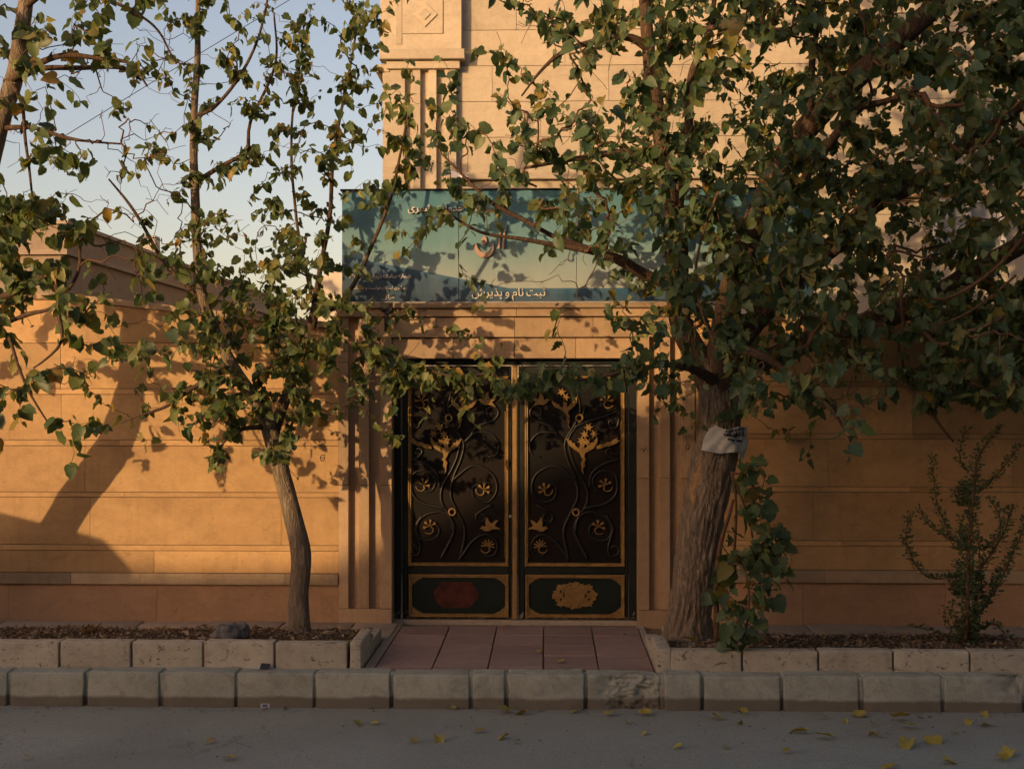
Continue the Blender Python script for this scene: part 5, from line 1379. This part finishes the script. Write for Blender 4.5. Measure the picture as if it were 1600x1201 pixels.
# ================================================================== ACROSS THE STREET (behind the camera, throws the evening shadow)
def back(X, z, Y):     # roof point whose shadow edge falls on the wall at (X, z)
    k = Y / SUND.y; return X + SUND.x * k, z + SUND.z * k
HY = -22.0
fh = empty('far_house', (-10, HY, ROAD_Z)); tag(fh, 'brick house across the street behind the camera', 'house')
pts = [back(-30, .36, HY), back(-1.75, .36, HY), back(0.55, 1.48, HY), back(2.4, 2.35, HY), back(26, 2.36, HY)]
MB().prism([(pts[0][0], -.3), (pts[-1][0], -.3)] + pts[::-1], HY - 7.0, HY, 0).build('wall', MAT['far_brick'], fh)
for i in range(4):
    (xa, za), (xb, zb_) = pts[i], pts[i + 1]
    MB().prism([(xa, za + .001), (xb, zb_ + .001), (xb, zb_ + .05), (xa, za + .05)], HY - 7.1, HY + .08, 0).build('roof', MAT['roof_sheet'], fh)
for k in range(8):
    x = pts[0][0] + 3 + k * 6.0
    wq = MB().box(x, x + 1.4, HY + .002, HY + .06, 1.0, 2.4).build('window', MAT['white_plastic'], fh)
    MB().box(x + .08, x + 1.32, HY + .061, HY + .07, 1.08, 2.32).build('pane', MAT['car_glass'], wq)
AY = -14.0  # tall block added out of view to keep sun and sky off the right side
ab = empty('shade_block', (4, AY, ROAD_Z)); tag(ab, 'added unseen brick block behind the camera that shades the right crown and wall', 'building')
ax, az = back(2.85, 4.75, AY)
MB().box(ax, 22, AY - 9, AY, -.3, az).build('wall', MAT['far_brick'], ab)
MB().box(ax - .1, 22.1, AY - 9.1, AY + .1, az + .001, az + .12).build('roof', MAT['roof_sheet'], ab)
for fl_ in range(2):
    for k in range(7):
        x, z = ax + 1.5 + k * 4.0, 1.0 + fl_ * 3.1
        wq = MB().box(x, x + 1.6, AY + .002, AY + .06, z, z + 1.5).build('window', MAT['white_plastic'], ab)
        MB().box(x + .08, x + 1.52, AY + .061, AY + .07, z + .08, z + 1.42).build('pane', MAT['car_glass'], wq)
# car parked at the kerb, left of the picture
def car():
    y0, y1 = -4.35, -2.55
    o = empty('parked_car', (-8.0, (y0 + y1) / 2, ROAD_Z)); tag(o, 'grey hatchback parked at the kerb left of the picture', 'car')
    def bk(px, py):
        p = P(px, py, 0); k = y0 / SUND.y; return p.x + SUND.x * k, p.z + SUND.z * k
    ra, rb = bk(0, 828), bk(172, 845); rc = bk(214, 890)
    xr, zr = rb[0], ra[1]
    prof = [(xr + .62, ROAD_Z + .28), (xr + .66, ROAD_Z + .62), (xr + .56, ROAD_Z + .95), (rc[0], rc[1]), (xr, rb[1]), (xr - .55, zr - .005), (xr - 1.2, zr + .01), (xr - 1.9, zr - .06), (xr - 2.75, ROAD_Z + .95), (xr - 3.45, ROAD_Z + .82), (xr - 3.62, ROAD_Z + .55), (xr - 3.6, ROAD_Z + .28)]
    MB().prism(prof, y0, y1, 0.06).build('body', MAT['car_paint'], o)
    for yy, sg in ((y0 - .004, -1), (y1 + .004, 1)):
        MB().prism([(xr + .25, ROAD_Z + .98), (xr - .05, zr - .12), (xr - .75, zr - .10), (xr - .75, ROAD_Z + .98)], min(yy, yy + .004 * sg), max(yy, yy + .004 * sg), 0).build('window', MAT['car_glass'], o)
        MB().prism([(xr - .85, ROAD_Z + .98), (xr - .85, zr - .10), (xr - 1.8, zr - .14), (xr - 2.5, ROAD_Z + .98)], min(yy, yy + .004 * sg), max(yy, yy + .004 * sg), 0).build('window', MAT['car_glass'], o)
        for wx in (xr - .05, xr - 2.75):
            w = MB().tube([(wx, yy - .11 * sg, ROAD_Z + .31), (wx, yy + .02 * sg, ROAD_Z + .31)], .31, 28).build('wheel', MAT['rubber'], o)
            MB().tube([(wx, yy + .021 * sg, ROAD_Z + .31), (wx, yy + .028 * sg, ROAD_Z + .31)], .2, 20).build('rim', MAT['grey_metal'], w)
        MB().box(xr + .56, xr + .665, min(yy - .3 * sg, yy - .08 * sg), max(yy - .3 * sg, yy - .08 * sg), ROAD_Z + .68, ROAD_Z + .9).build('tail_light', MAT['tail_glass'], o)
        MB().box(xr - 3.63, xr - 3.5, min(yy - .4 * sg, yy - .08 * sg), max(yy - .4 * sg, yy - .08 * sg), ROAD_Z + .56, ROAD_Z + .72).build('headlight', MAT['lamp_glass'], o)
car()
print('LEAVES', n1, n2, n3, n4)
